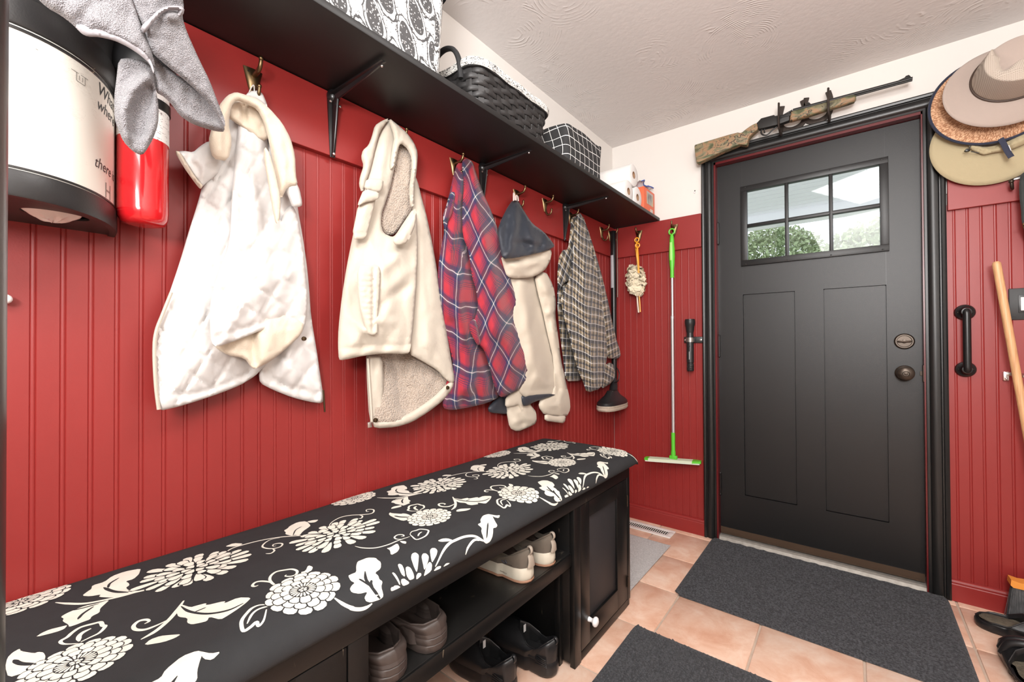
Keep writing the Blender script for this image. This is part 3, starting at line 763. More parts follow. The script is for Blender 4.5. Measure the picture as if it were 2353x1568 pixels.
t = thing('fire_extinguisher', 'red fire extinguisher on the wall behind the grey towel', 'fire extinguisher', (.072, .212, 1.318))
EXR = plain('gloss_red_enamel', (.52, .010, .014), .16, coat=.5)
c = (.072, .2145, 0)
build('cylinder', G().lathe([(.001, 1.318), (.022, 1.317), (.034, 1.320), (.0390, 1.330), (.0405, 1.345), (.0405, 1.604), (.038, 1.615)], c, 'z', 48), EXR, t, True, sharp=60)
def lab_mat():
    n = NT('extinguisher_label'); x, y, z = n.xyz(); a = n.noise(n.mapv((150, 150, 500)), 1, 2).gt(.60)*((z*75).fr().gt(.45))
    n.color(n.mix(a*.75, (.80, .78, .76), (.10, .06, .06))).set(.35); return n.m
build('label', G().lathe([(.0407, 1.485), (.0411, 1.486), (.0411, 1.600), (.0407, 1.601)], c, 'z', 48, cap=False), lab_mat(), t, True)
build('strap', G().lathe([(.0411, 1.548), (.0433, 1.549), (.0433, 1.567), (.0411, 1.568)], c, 'z', 48, cap=False), BLKM, t, True)
build('shade_collar', G().lathe([(.0565, 1.602), (.0575, 1.606), (.057, 1.63), (.045, 1.665), (.014, 1.69), (.001, 1.69)], c, 'z', 40), BLKP, t, True)  # black collar added to stand in for the dark shade below the towel
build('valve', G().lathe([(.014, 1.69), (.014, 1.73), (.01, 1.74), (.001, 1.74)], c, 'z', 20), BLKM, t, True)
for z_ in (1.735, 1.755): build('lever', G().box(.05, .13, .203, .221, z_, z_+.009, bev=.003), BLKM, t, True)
t = thing('wall_peg', 'small white peg on the red wall beside the black post', 'peg', (0, .034, 1.158))
build('stem', G().lathe([(.001, 0), (.006, 0), (.005, .012), (.001, .012)], (0, .034, 1.158), 'x', 14), WHITEP, t, True); build('ball', G().sphere((.018, .0375, 1.158), .0085, 14), WHITEP, t, True)

def terry():
    n = NT('grey_terry'); v = n.mapv(1.0); a = n.voro(n.mapv((1, 1, 1)), 620, 'F1'); w = n.noise(v, 38, 3)
    w = w*.4+a*1.1
    n.color(n.mix(w, (.17, .163, .18), (.33, .318, .335))).set(.95, sheen=.3); n.bump(a+n.noise(v, 250, 3)*.8, .9, .0035); return n.m
TER = terry(); HEM = plain('grey_towel_hem', (.36, .345, .365), .9, bump=.4, bscale=350)
K = cr(0, 0, 2.8)
t = thing('towel', 'grey terry towel hanging in folds from the shelf over the dispenser', 'towel', (.30, .15, 1.60))
relief('upper_drape', t, TER, K([(150, -560), (200, -60), (300, 38), (400, 95), (470, 150), (530, 212), (570, 228), (640, 230), (740, 254), (830, 297), (910, 352), (965, 402), (990, 470), (1000, 420), (975, 330), (930, 220), (885, 100), (830, -60), (800, -560)]), .292, bulge=.012, R=45,
       folds=[(K([(300, -100), (560, 100), (760, 190), (930, 330)]), .012, 30), (K([(500, -100), (700, 60), (850, 170)]), -.006, 22)], noise=(.003, 70, 150), thick=.004, step=6)
relief('left_lobe', t, TER, K([(765, 380), (830, 372), (930, 392), (985, 440), (1000, 560), (1022, 690), (1018, 800), (985, 895), (932, 985), (905, 994), (855, 968), (795, 905), (762, 822), (740, 760), (737, 620), (752, 500)]), .268, bulge=.010, R=30,
       folds=[(K([(815, 880), (800, 720), (850, 590), (960, 500)]), .018, 16), (K([(880, 830), (900, 700), (960, 600)]), -.022, 24), (K([(1005, 620), (1000, 780), (950, 900)]), .008, 12)], noise=(.002, 50, 120), thick=.004, step=5, seed=3)
relief('right_fold_inner', t, TER, K([(980, 350), (1060, 430), (1200, 520), (1350, 650), (1430, 770), (1449, 845), (1400, 843), (1310, 818), (1230, 788), (1160, 738), (1110, 668), (1060, 618), (1005, 588), (990, 470)]), .262, bulge=.006, R=20,
       folds=[(K([(1010, 570), (1080, 625), (1150, 720), (1300, 800), (1430, 830)]), .010, 12)], noise=(.002, 50, 90), thick=.004, step=5, seed=4)
relief('right_lobe', t, TER, K([(835, -60), (890, 90), (935, 185), (965, 320), (1080, 420), (1230, 540), (1350, 660), (1425, 770), (1449, 820), (1447, 770), (1410, 680), (1350, 520), (1280, 380), (1200, 200), (1172, 105), (1185, 55), (1170, -60)]), .290, bulge=.014, R=50,
       folds=[(K([(960, 190), (1020, 100), (1100, 95), (1175, 100)]), .016, 16), (K([(990, 130), (1060, 50), (1170, 45)]), -.014, 16)], noise=(.003, 80, 140), thick=.004, step=6, seed=5)
relief('rolled_hem', t, HEM, K([(905, 170), (960, 120), (1020, 60), (1080, 38), (1150, 35), (1188, 55), (1180, 95), (1140, 100), (1160, 60), (1090, 60), (1040, 85), (980, 150), (945, 200), (925, 205)]), .308, bulge=.008, R=10, noise=(0, 1, 1), thick=.004, step=4)
relief('hem_band', t, HEM, K([(480, 158), (540, 158), (640, 165), (740, 185), (850, 235), (930, 310), (985, 420), (992, 480), (965, 404), (910, 354), (830, 299), (740, 256), (640, 232), (565, 230), (525, 210)]), .303, bulge=.004, R=20, noise=(.001, 40, 40), thick=.003, step=5)
# ------------------------------------------------------------ garments on the hooks
def fabric(name, col, rough=.85, weave=900, bump=.25, var=.06, wr=0, sheen=.1):
    n = NT(name); v = n.mapv(1.0); n.color(n.mix(n.noise(v, 7, 3), tuple(c*(1-var) for c in col), tuple(min(.95, c*(1+var)) for c in col)))
    n.set(rough, sheen=sheen); h = n.noise(v, weave, 2)
    if wr: h = h+n.noise(v, wr, 3, .6)*2.0
    n.bump(h, bump, .0015); return n.m
QUILT = fabric('white_quilted_nylon', (.66, .645, .63), .55, 600, .12, .03, 55)
FLEECE = fabric('cream_fleece', (.66, .575, .46), .95, 420, .5, .06, 0, .3)
BEIGE = fabric('beige_cotton_twill', (.50, .45, .375), .85, 800, .35, .05, 70)
def sherpa_mat():
    n = NT('tan_sherpa'); d = n.voro(n.mapv(1.0), 210, 'F1'); w = n.noise(n.mapv(1.0), 90, 3)
    n.color(n.mix(d+w*.4, (.50, .425, .36), (.335, .27, .215))).set(.95, sheen=.3); n.bump((d*-1.0)+w*.5, .9, .004); return n.m
SHERPA = sherpa_mat()
NAVY = fabric('dark_navy_nylon', (.022, .026, .036), .5, 500, .2, .1, 60)
JKT = fabric('stone_shell_cloth', (.54, .475, .385), .6, 700, .2, .04, 50)
ZIP = plain('zip_tape', (.48, .43, .36), .7, bump=.5, bscale=500); DARKM = plain('dark_snap_metal', (.10, .07, .04), .3, .9)
def plaid(name, pu, pv, stops_u, stops_v, lines, bump=.35, darkmul=1):
    n = NT(name); u, v, _ = n.xyz('UV')
    fu, fv = (u*(1/pu)).fr(), (v*(1/pv)).fr()
    a, b = n.ramp(fu, stops_u, 'CONSTANT'), n.ramp(fv, stops_v, 'CONSTANT')
    mm = n.node('ShaderNodeMix', data_type='RGBA', blend_type='MULTIPLY'); mm.inputs[0].default_value = 1; n.nt.links.new(a, mm.inputs[6]); n.nt.links.new(b, mm.inputs[7])
    gm = n.node('ShaderNodeGamma'); gm.inputs[1].default_value = .5; n.nt.links.new(mm.outputs[2], gm.inputs[0]); base = gm.outputs[0]
    for (o, w, col, k) in lines:
        lu, lv = (fu-o).ab().lt(w), (fv-o).ab().lt(w)
        base = n.mix((lu+lv).mn(2.0)*k, base, col)
    n.color(base).set(.9, sheen=.15); n.bump(n.noise(n.mapv(1.0), 700, 2), bump, .0015); return n.m
r1, nv, tl = (.33, .016, .030), (.020, .014, .060), (.026, .060, .085)
st = [(0, r1), (.24, (.17, .015, .05)), (.28, r1), (.31, nv), (.335, r1), (.365, nv), (.39, r1), (.42, nv), (.445, (.13, .014, .05)), (.52, nv), (.63, tl), (.76, nv), (.85, (.15, .014, .05)), (.90, r1)]
PLAIDR = plaid('red_navy_plaid', .112, .118, st, st, [(.70, .016, (.72, .60, .60), .46)])
tan, olv, nvy, gry = (.29, .22, .135), (.085, .066, .034), (.008, .009, .016), (.30, .275, .25)
sb = [(0, tan), (.16, gry), (.27, olv), (.40, nvy), (.60, (.16, .15, .14)), (.68, tan), (.85, nvy), (.93, olv)]
PLAIDB = plaid('brown_navy_check', .082, .088, sb, sb, [(.155, .026, (.78, .76, .72), .5), (.61, .026, (.78, .76, .72), .45)])

# --- white quilted vest (seen in crop 340,100 at 1.7826)
K = cr(340, 100, 1.7826)
QF = dict(fam=[(.80, .52, 50, .1), (-.52, .80, 50, .35)], amp=.0065, w=3.6)
t = thing('quilted_vest', 'white quilted vest with cream fleece collar hanging from the first brass hook', 'vest', (.05, .43, 1.70), 'coats and vests on the hooks')
relief('back_panel', t, QUILT, K([(268, 330), (262, 440), (232, 560), (205, 660), (170, 770), (135, 890), (95, 1010), (62, 1100), (38, 1170), (28, 1240), (32, 1350), (38, 1470), (48, 1506), (120, 1490), (200, 1466), (300, 1432), (380, 1400), (440, 1362), (470, 1330), (520, 1290), (600, 1000), (560, 700), (480, 330), (380, 240)]),
       [(430+0, 300, .035), (360, 900, .07), (700, 900, .03)], bulge=.045, R=60, quilt=QF, noise=(.006, 90, 260),
       folds=[(K([(60, 1440), (200, 1436), (330, 1392), (450, 1330)]), -.006, 5), (K([(95, 1030), (65, 1120), (50, 1300), (60, 1440)]), -.005, 5)], seed=11, step=6)
relief('side_panel', t, QUILT, K([(540, 330), (575, 420), (598, 500), (606, 600), (614, 680), (634, 790), (650, 900), (660, 1000), (668, 1120), (690, 1250), (706, 1360), (718, 1440), (716, 1476), (660, 1468), (590, 1450), (515, 1420), (462, 1392), (458, 1350), (475, 1300), (500, 1200), (500, 900), (480, 500), (500, 340)]),
       .034, bulge=.045, R=50, quilt=dict(fam=[(.75, .62, 50, .2), (-.62, .80, 50, .0)], amp=.0065, w=3.6), noise=(.004, 60, 200), folds=[(K([(470, 1365), (590, 1412), (710, 1440)]), -.006, 5)], seed=12, step=6)
relief('lining', t, FLEECE, K([(262, 1205), (275, 1245), (330, 1278), (400, 1290), (425, 1325), (440, 1335), (500, 1305), (570, 1248), (632, 1190), (640, 1140), (520, 1100), (300, 1150)]), .095, bulge=.012, R=30,
       folds=[(K([(430, 1180), (432, 1260), (440, 1330)]), -.016, 10), (K([(500, 1180), (480, 1300)]), .010, 20)], noise=(.002, 40, 100), seed=13, step=5)
relief('front_fold', t, QUILT, K([(395, 250), (440, 240), (475, 290), (490, 400), (500, 520), (520, 640), (545, 740), (560, 690), (590, 660), (612, 700), (634, 830), (648, 940), (655, 1050), (650, 1130), (634, 1182), (600, 1168), (555, 1152), (500, 1160), (430, 1190), (350, 1222), (280, 1244), (262, 1228), (256, 1150), (258, 1070), (275, 985), (296, 920), (325, 850), (340, 770), (342, 690), (352, 560), (365, 400), (375, 300)]),
       [(430, 300, .075), (430, 770, .145), (650, 770, .10)], bulge=.050, R=60, quilt=QF, noise=(.006, 60, 220),
       folds=[(K([(345, 620), (352, 750), (330, 850)]), -.012, 10), (K([(270, 1205), (420, 1160), (560, 1122), (640, 1140)]), -.007, 5), (K([(420, 420), (440, 800)]), .010, 30), (K([(330, 870), (400, 850), (560, 860)]), -.008, 12), (K([(440, 940), (520, 970), (600, 930)]), .010, 16)], seed=14, step=6)
relief('armhole_lining', t, FLEECE, K([(478, 420), (500, 450), (525, 540), (545, 640), (540, 720), (528, 740), (515, 680), (495, 560), (480, 480)]), .135, bulge=.004, R=14, noise=(.001, 30, 60), seed=15, step=5)
relief('collar_lining', t, FLEECE, K([(335, 240), (380, 232), (440, 240), (490, 290), (510, 380), (470, 400), (400, 345), (360, 320), (330, 300)]), .060, bulge=.006, R=20,
       folds=[(K([(392, 250), (396, 340)]), -.015, 8)], noise=(.001, 30, 60), seed=16, step=5)
relief('collar_band', t, FLEECE, K([(250, 400), (270, 320), (295, 250), (325, 212), (360, 198), (400, 210), (450, 226), (500, 268), (550, 325), (585, 390), (603, 460), (606, 540), (614, 580), (570, 590), (545, 640), (530, 590), (520, 500), (500, 400), (480, 320), (450, 265), (410, 245), (365, 228), (340, 260), (330, 330), (345, 400), (330, 480), (270, 470)]),
       .088, bulge=.022, R=22, noise=(.004, 50, 90), seed=17, step=5)
relief('shoulder_edge', t, QUILT, K([(560, 560), (608, 570), (622, 600), (632, 650), (630, 668), (596, 669), (585, 640), (570, 600)]), .080, bulge=.012, R=16, noise=(.001, 30, 60), step=5)
relief('arm_flap', t, QUILT, K([(117, 443), (150, 440), (185, 446), (212, 422), (245, 400), (300, 400), (300, 520), (240, 570), (222, 588), (200, 562), (185, 540), (150, 490)]), .050, bulge=.018, R=24, quilt=dict(fam=[(.3, .9, 30, 0)], amp=.002, w=4), noise=(.003, 40, 60), seed=18, step=5)
relief('flap_piping', t, FLEECE, K([(112, 440), (130, 442), (165, 500), (200, 555), (226, 582), (218, 596), (195, 568), (150, 505)]), .062, bulge=.005, R=6, noise=(0, 1, 1), step=4)
relief('neck_patch', t, QUILT, K([(398, 215), (415, 196), (450, 192), (470, 205), (485, 240), (490, 262), (450, 232), (410, 222)]), .050, bulge=.006, R=12, noise=(0, 1, 1), step=4)
lp = [atX(*K([p])[0], .052) for p in ((414, 200), (426, 176), (434, 172), (436, 200))]
build('hanging_loop', G().tube(bez(lp, 4), .0012, 6), QUILT, t, True)
zp = [atX(*K([p])[0], .047) for p in ((718, 1420), (722, 1480), (724, 1510))]
z_ = build('zip_pull', G().tube(bez(zp, 4), .0025, 8), DARKM, t, True)
zl = [atX(*K([p])[0], .078) for p in ((96, 1020), (60, 1110), (34, 1180), (26, 1260), (32, 1400), (44, 1500))]
build('zipper', G().tube(bez(zl, 5), .0035, 6), ZIP, t, True)
p = atX(*K([(638, 1210)])[0], .105); build('snap', G().lathe([(.0001, .006), (.005, .005), (.006, 0), (.0001, 0)], tuple(p), 'x', 14), DARKM, t, True)

# --- beige sherpa lined vest (crop 740,240 at 2.0375)
K = cr(740, 240, 2.0375)
t = thing('sherpa_vest', 'beige cotton vest with tan sherpa lining hanging left of the red plaid shirt', 'vest', (.05, .87, 1.70), 'coats and vests on the hooks')
relief('hem_lining', t, SHERPA, K([(210, 1150), (400, 1130), (470, 1170), (545, 1225), (612, 1295), (600, 1330), (550, 1385), (470, 1440), (400, 1488), (330, 1500), (250, 1505), (228, 1470), (218, 1300)]), [(900, 850, .05), (1000, 850, .055), (900, 970, .085)], bulge=.012, R=40,
       folds=[(K([(355, 1180), (365, 1300), (385, 1400)]), -.022, 22), (K([(300, 1250), (310, 1450)]), .008, 30)], noise=(.003, 40, 90), seed=21, step=5)
relief('hem_band', t, BEIGE, K([(268, 1482), (340, 1480), (430, 1440), (520, 1378), (595, 1305), (618, 1300), (612, 1330), (570, 1385), (500, 1440), (420, 1490), (345, 1512), (250, 1518), (240, 1490)]), .088, bulge=.010, R=10, folds=[(K([(300, 1500), (330, 1480)]), .003, 4)], noise=(.0025, 22, 30), seed=22, step=4)
relief('zip_facing', t, BEIGE, K([(212, 1178), (285, 1180), (290, 1300), (284, 1480), (245, 1500), (226, 1470), (216, 1320)]), .080, bulge=.008, R=20, noise=(.002, 30, 120), seed=23, step=5)
relief('back_panel', t, BEIGE, K([(428, 330), (445, 350), (470, 450), (492, 530), (522, 680), (550, 850), (580, 1050), (606, 1200), (622, 1290), (612, 1308), (580, 1285), (545, 1245), (470, 1200), (410, 1168), (400, 900), (420, 560)]),
       [(950, 500, .055), (1040, 850, .085), (950, 820, .10)], bulge=.030, R=36, folds=[(K([(470, 1185), (545, 1225), (600, 1280)]), -.005, 4), (K([(500, 700), (540, 1100)]), .006, 20)], noise=(.004, 60, 200), seed=24, step=6)
relief('armhole_lining', t, SHERPA, K([(355, 185), (385, 172), (420, 190), (440, 235), (438, 320), (432, 420), (425, 490), (380, 555), (340, 612), (300, 612), (272, 570), (275, 530), (310, 430), (335, 330), (345, 250)]), .060, bulge=.008, R=30, folds=[(K([(420, 260), (410, 420)]), .008, 10)], noise=(.003, 30, 60), seed=25, step=5)
relief('front_panel', t, BEIGE, K([(310, 66), (345, 92), (362, 130), (360, 200), (350, 250), (332, 330), (322, 380), (300, 450), (280, 505), (276, 560), (288, 604), (330, 622), (350, 610), (385, 555), (432, 485), (445, 520), (450, 700), (440, 900), (424, 1080), (412, 1155), (400, 1170), (300, 1166), (200, 1176), (100, 1198), (84, 1196), (80, 1130), (82, 1050), (98, 900), (122, 750), (148, 620), (192, 420), (218, 330), (242, 210), (268, 120)]),
       [(860, 300, .060), (800, 820, .115), (940, 820, .135)], bulge=.045, R=50,
       folds=[(K([(90, 1150), (250, 1128), (405, 1130)]), -.006, 5), (K([(345, 620), (330, 720), (290, 760)]), .012, 16), (K([(330, 850), (400, 790), (440, 770)]), .008, 14), (K([(270, 950), (350, 880), (400, 860)]), -.008, 10), (K([(200, 1060), (260, 1010), (330, 1020)]), .008, 12), (K([(300, 120), (275, 340), (215, 480)]), .010, 14), (K([(130, 1000), (220, 1080)]), .006, 12), (K([(105, 1160), (120, 1195)]), .004, 6)],
       noise=(.005, 60, 160), seed=26, step=6)
relief('armhole_binding', t, BEIGE, K([(315, 64), (350, 92), (395, 130), (432, 180), (449, 225), (444, 300), (432, 400), (432, 470), (420, 480), (412, 400), (424, 310), (425, 250), (405, 205), (378, 182), (362, 190), (350, 240), (340, 300), (322, 300), (335, 200), (345, 150)]), .094, bulge=.010, R=12, folds=[(K([(430, 300), (425, 400)]), .004, 6)], noise=(.003, 20, 40), seed=27, step=4)
relief('underarm_tab', t, BEIGE, K([(438, 480), (430, 520), (390, 570), (345, 622), (335, 640), (352, 660), (400, 650), (440, 560)]), .156, bulge=.010, R=14, folds=[(K([(432, 500), (360, 600)]), -.004, 4)], noise=(.003, 24, 30), seed=28, step=4, lip=.0025, crease=.0008)
relief('collar', t, BEIGE, K([(315, 64), (285, 74), (252, 96), (238, 150), (222, 190), (196, 212), (188, 245), (200, 285), (182, 340), (178, 375), (190, 412), (205, 370), (230, 290), (250, 200), (270, 130)]), .082, bulge=.012, R=14, noise=(.003, 30, 40), seed=29, step=5)
relief('chest_yoke', t, BEIGE, K([(212, 345), (290, 350), (283, 400), (262, 412), (200, 395)]), .118, bulge=.006, R=12, noise=(.001, 30, 30), step=5, lip=.0025, crease=.0008)
relief('patch_pocket', t, BEIGE, K([(178, 450), (255, 428), (240, 500), (222, 570), (205, 632), (143, 628)]), .128, bulge=.008, R=12, folds=[(K([(150, 605), (205, 608)]), -.004, 4)], noise=(.002, 40, 40), seed=30, step=5, lip=.0025, crease=.0008)
relief('pocket_flap', t, BEIGE, K([(200, 395), (268, 412), (268, 440), (240, 452), (205, 458), (172, 474), (176, 455)]), .142, bulge=.007, R=9, noise=(.001, 30, 30), step=4, lip=.0025, crease=.0008)
relief('welt_pocket', t, BEIGE, K([(168, 756), (236, 752), (274, 762), (272, 860), (262, 980), (262, 1070), (240, 1085), (212, 1070), (176, 930)]), .158, bulge=.005, R=8, folds=[(K([(240, 760), (240, 1060)]), -.008, 4)]+[(K([(180, 790+k*26), (235, 792+k*26)]), .0035, 4) for k in range(10)], noise=(.002, 20, 14), seed=31, step=4, lip=.0025, crease=.0008)
zl = [atX(*K([p])[0], .092) for p in ((214, 1190), (222, 1320), (230, 1440), (232, 1490))]
build('zipper', G().tube(bez(zl, 5), .004, 6), ZIP, t, True)
p = atX(*K([(224, 1494)])[0], .10); build('zip_pull', G().box(p[0]-.003, p[0]+.004, p[1]-.009, p[1]+.006, p[2]-.012, p[2]+.004, bev=.002), STEEL, t, True)
for q in ((250, 1479), (587, 1327)):
    p = atX(*K([q])[0], .104); build('snap', G().lathe([(.0001, .005), (.003, .005), (.006, .004), (.007, 0), (.0001, 0)], tuple(p), 'x', 14), DARKM, t, True)

# --- red plaid shirt (crop 980,340 at 2.34)
K = cr(980, 340, 2.3396)
t = thing('plaid_shirt', 'red and navy plaid flannel shirt hanging between two beige garments', 'shirt', (.05, 1.14, 1.72), 'coats and vests on the hooks')
relief('front_panel', t, PLAIDR, K([(172, 78), (215, 62), (240, 150), (230, 330), (262, 600), (285, 740), (300, 900), (310, 1050), (345, 1150), (400, 1335), (330, 1372), (230, 1396), (140, 1412), (95, 1402), (92, 1340), (120, 1240), (150, 1190), (140, 1110), (112, 1010), (90, 900), (75, 800), (67, 700), (72, 610), (92, 500), (102, 450), (95, 360), (112, 310), (132, 235), (152, 140)]),
       [(1060, 400, .05), (1010, 900, .085), (1100, 900, .065)], bulge=.040, R=42, uvrot=.12, uvo=(.0, .02), uvwarp=1.1,
       folds=[(K([(180, 150), (150, 380), (110, 700), (130, 900)]), .014, 12), (K([(215, 300), (190, 480), (230, 600)]), -.014, 10), (K([(160, 700), (190, 1000), (220, 1300)]), .014, 18), (K([(120, 950), (150, 1200)]), -.008, 14), (K([(270, 1100), (320, 1320)]), .010, 12)], noise=(.007, 40, 160), seed=41, step=6)
relief('sleeve', t, PLAIDR, K([(195, 70), (215, 55), (250, 76), (272, 150), (302, 235), (347, 335), (392, 462), (424, 590), (455, 720), (492, 830), (522, 950), (555, 1065), (588, 1155), (598, 1205), (580, 1232), (520, 1266), (500, 1300), (430, 1332), (400, 1342), (372, 1290), (345, 1180), (318, 1090), (290, 1060), (262, 1020), (240, 950), (262, 930), (285, 850), (272, 760), (250, 690), (235, 560), (200, 470), (198, 330), (208, 200)]),
       [(1080, 400, .075), (1100, 850, .105), (1220, 850, .075)], bulge=.060, R=50, uvrot=.72, uvo=(.03, .05), uvwarp=.9,
       folds=[(K([(215, 80), (215, 330), (250, 480)]), -.012, 10), (K([(270, 170), (300, 400), (340, 700), (380, 1000)]), .014, 20), (K([(345, 400), (420, 720), (500, 1050)]), -.008, 16), (K([(280, 880), (300, 1040)]), -.012, 12), (K([(330, 1100), (400, 1320)]), .010, 14)], noise=(.006, 50, 200), seed=42, step=6)
relief('collar', t, PLAIDR, K([(135, 235), (128, 300), (96, 345), (95, 400), (104, 440), (112, 400), (135, 360), (150, 300), (155, 240)]), .085, bulge=.012, R=12, uvrot=.3, noise=(.003, 30, 50), step=5)
relief('cuff', t, PLAIDR, K([(236, 935), (262, 920), (275, 960), (292, 1050), (280, 1062), (262, 1030), (240, 985)]), .150, bulge=.010, R=10, uvrot=.4, noise=(.002, 20, 40), step=4)
relief('shirt_tail', t, PLAIDR, K([(395, 1300), (470, 1260), (520, 1262), (512, 1310), (470, 1335), (410, 1345)]), .055, bulge=.012, R=14, uvrot=.3, noise=(.002, 30, 40), step=5)

# --- beige hooded jacket with navy lining
t = thing('hooded_jacket', 'beige jacket with dark navy hood lining hanging right of the red plaid shirt', 'jacket', (.05, 1.52, 1.70), 'coats and vests on the hooks')
relief('body', t, JKT, K([(440, 660), (520, 650), (585, 680), (604, 760), (628, 860), (660, 1000), (692, 1150), (712, 1290), (706, 1332), (610, 1338), (512, 1342), (470, 1200), (440, 900)]), [(1200, 650, .045), (1180, 900, .08), (1280, 900, .05)], bulge=.050, R=40,
       folds=[(K([(480, 700), (520, 900), (560, 1150)]), .010, 18), (K([(515, 1305), (705, 1300)]), -.005, 4), (K([(600, 800), (640, 1000)]), -.008, 12)], noise=(.005, 50, 200), seed=51, step=6)
relief('sleeve', t, JKT, K([(585, 690), (640, 662), (680, 735), (698, 830), (692, 900), (706, 1000), (722, 1130), (747, 1250), (770, 1345), (774, 1405), (752, 1450), (640, 1440), (606, 1392), (618, 1345), (690, 1320), (690, 1150), (652, 985), (630, 880), (604, 780)]), .060, bulge=.050, R=30,
       folds=[(K([(640, 900), (690, 870)]), .012, 8), (K([(640, 920), (660, 1060), (710, 1300)]), -.014, 9), (K([(680, 950), (740, 1260)]), .010, 12), (K([(620, 740), (660, 800), (690, 830)]), .010, 12), (K([(610, 800), (680, 790)]), -.008, 8)], noise=(.005, 40, 90), seed=52, step=5)
relief('sleeve_cuff', t, JKT, K([(640, 1432), (700, 1445), (752, 1440), (742, 1482), (700, 1476), (640, 1468)]), .075, bulge=.022, R=14, folds=[(K([(640+k*18, 1436), (638+k*18, 1476)]), -.005, 4) for k in range(1, 6)], noise=(0, 1, 1), step=4)
relief('left_sleeve', t, JKT, K([(430, 1310), (510, 1300), (565, 1390), (590, 1420), (593, 1480), (545, 1505), (490, 1526), (452, 1508), (436, 1420)]), .050, bulge=.035, R=26, folds=[(K([(480, 1330), (520, 1480)]), -.010, 8), (K([(455, 1475), (585, 1455)]), .006, 6)], noise=(.003, 30, 50), seed=53, step=5)
relief('navy_facing', t, NAVY, K([(335, 1395), (390, 1340), (500, 1290), (522, 1430), (430, 1432), (340, 1424)]), .040, bulge=.010, R=20, noise=(.002, 30, 60), step=5)
relief('navy_lining', t, NAVY, K([(512, 1330), (706, 1322), (640, 1348), (590, 1362), (530, 1392), (516, 1370)]), .072, bulge=.006, R=14, noise=(.001, 30, 60), step=5)
relief('facing_edge', t, JKT, K([(430, 1340), (505, 1290), (516, 1340), (524, 1440), (512, 1430), (500, 1380), (470, 1390), (428, 1396)]), .066, bulge=.006, R=10, noise=(0, 1, 1), step=5)
relief('hood_edge', t, JKT, K([(405, 580), (480, 575), (560, 560), (640, 540), (676, 552), (664, 610), (642, 652), (602, 682), (560, 697), (480, 702), (438, 692), (420, 640)]), .085, bulge=.050, R=36, folds=[(K([(415, 606), (520, 602), (660, 572)]), -.010, 5)], noise=(.004, 60, 50), seed=54, step=5)
relief('hood_lining', t, NAVY, K([(466, 282), (492, 280), (532, 352), (572, 410), (632, 452), (680, 510), (690, 530), (650, 553), (560, 574), (480, 592), (413, 597), (400, 520), (388, 440), (410, 380), (440, 320)]), [(1180, 480, .055), (1170, 580, .115), (1250, 580, .105)], bulge=.030, R=30,
       folds=[(K([(478, 290), (470, 420), (440, 570)]), .012, 9), (K([(520, 360), (500, 470), (540, 560)]), -.012, 9), (K([(555, 420), (580, 500), (570, 560)]), .012, 9), (K([(485, 512), (545, 518), (600, 540)]), -.016, 8), (K([(630, 460), (610, 540)]), -.008, 8), (K([(430, 380), (420, 520)]), -.008, 8)], noise=(.004, 22, 60), seed=55, step=5)
for q in (((468, 285), (468, 248), (472, 246), (476, 282)), ((482, 284), (482, 258), (490, 262), (494, 286))):
    build('hanging_loop', G().tube(bez([atX(*K([p])[0], .066) for p in q], 4), .003, 6), plain('pale_loop', (.62, .52, .48), .8), t, True)

# --- brown checked shirt
t = thing('checked_shirt', 'brown, navy and white checked shirt hanging nearest the far corner', 'shirt', (.05, 1.97, 1.72), 'coats and vests on the hooks')
relief('back_panel', t, PLAIDB, K([(712, 690), (780, 690), (760, 900), (795, 1080), (832, 1240), (828, 1254), (752, 1256), (742, 1150), (722, 1000), (706, 820)]), .035, bulge=.020, R=20, uvrot=.05, noise=(.003, 30, 120), seed=61, step=5)
relief('collar_side', t, PLAIDB, K([(782, 376), (806, 366), (800, 470), (790, 560), (800, 640), (785, 700), (735, 735), (712, 770), (708, 690), (716, 590), (738, 548), (765, 548), (778, 450)]), .055, bulge=.022, R=20, uvrot=.5, folds=[(K([(745, 560), (740, 640), (790, 680)]), -.010, 8)], noise=(.004, 30, 60), seed=62, step=5)
relief('right_panel', t, PLAIDB, K([(836, 352), (872, 450), (902, 545), (942, 680), (982, 850), (1012, 1000), (1047, 1110), (1030, 1136), (970, 1130), (940, 1000), (900, 700), (870, 500)]), .060, bulge=.035, R=24, uvrot=-.20, uvo=(.02, 0), folds=[(K([(860, 430), (930, 700), (990, 1050)]), .008, 8)], noise=(.004, 30, 140), seed=63, step=5)
relief('sleeve', t, PLAIDB, K([(808, 360), (832, 350), (856, 420), (890, 560), (932, 700), (954, 850), (968, 1000), (972, 1130), (952, 1210), (942, 1292), (866, 1318), (848, 1260), (820, 1200), (792, 1100), (770, 1000), (742, 900), (724, 800), (778, 700), (792, 550), (798, 450)]), [(1330, 520, .075), (1310, 800, .11), (1390, 800, .08)], bulge=.050, R=32, uvrot=.13, uvwarp=.6,
       folds=[(K([(820, 380), (830, 600), (870, 900), (900, 1250)]), .010, 14), (K([(800, 600), (790, 800), (850, 1150)]), -.007, 10), (K([(870, 520), (940, 900)]), -.007, 10)], noise=(.005, 36, 140), seed=64, step=5)
relief('cuff', t, PLAIDB, K([(936, 1180), (1000, 1150), (1016, 1222), (1000, 1262), (936, 1300)]), .055, bulge=.018, R=16, uvrot=.3, noise=(.002, 30, 40), step=5)
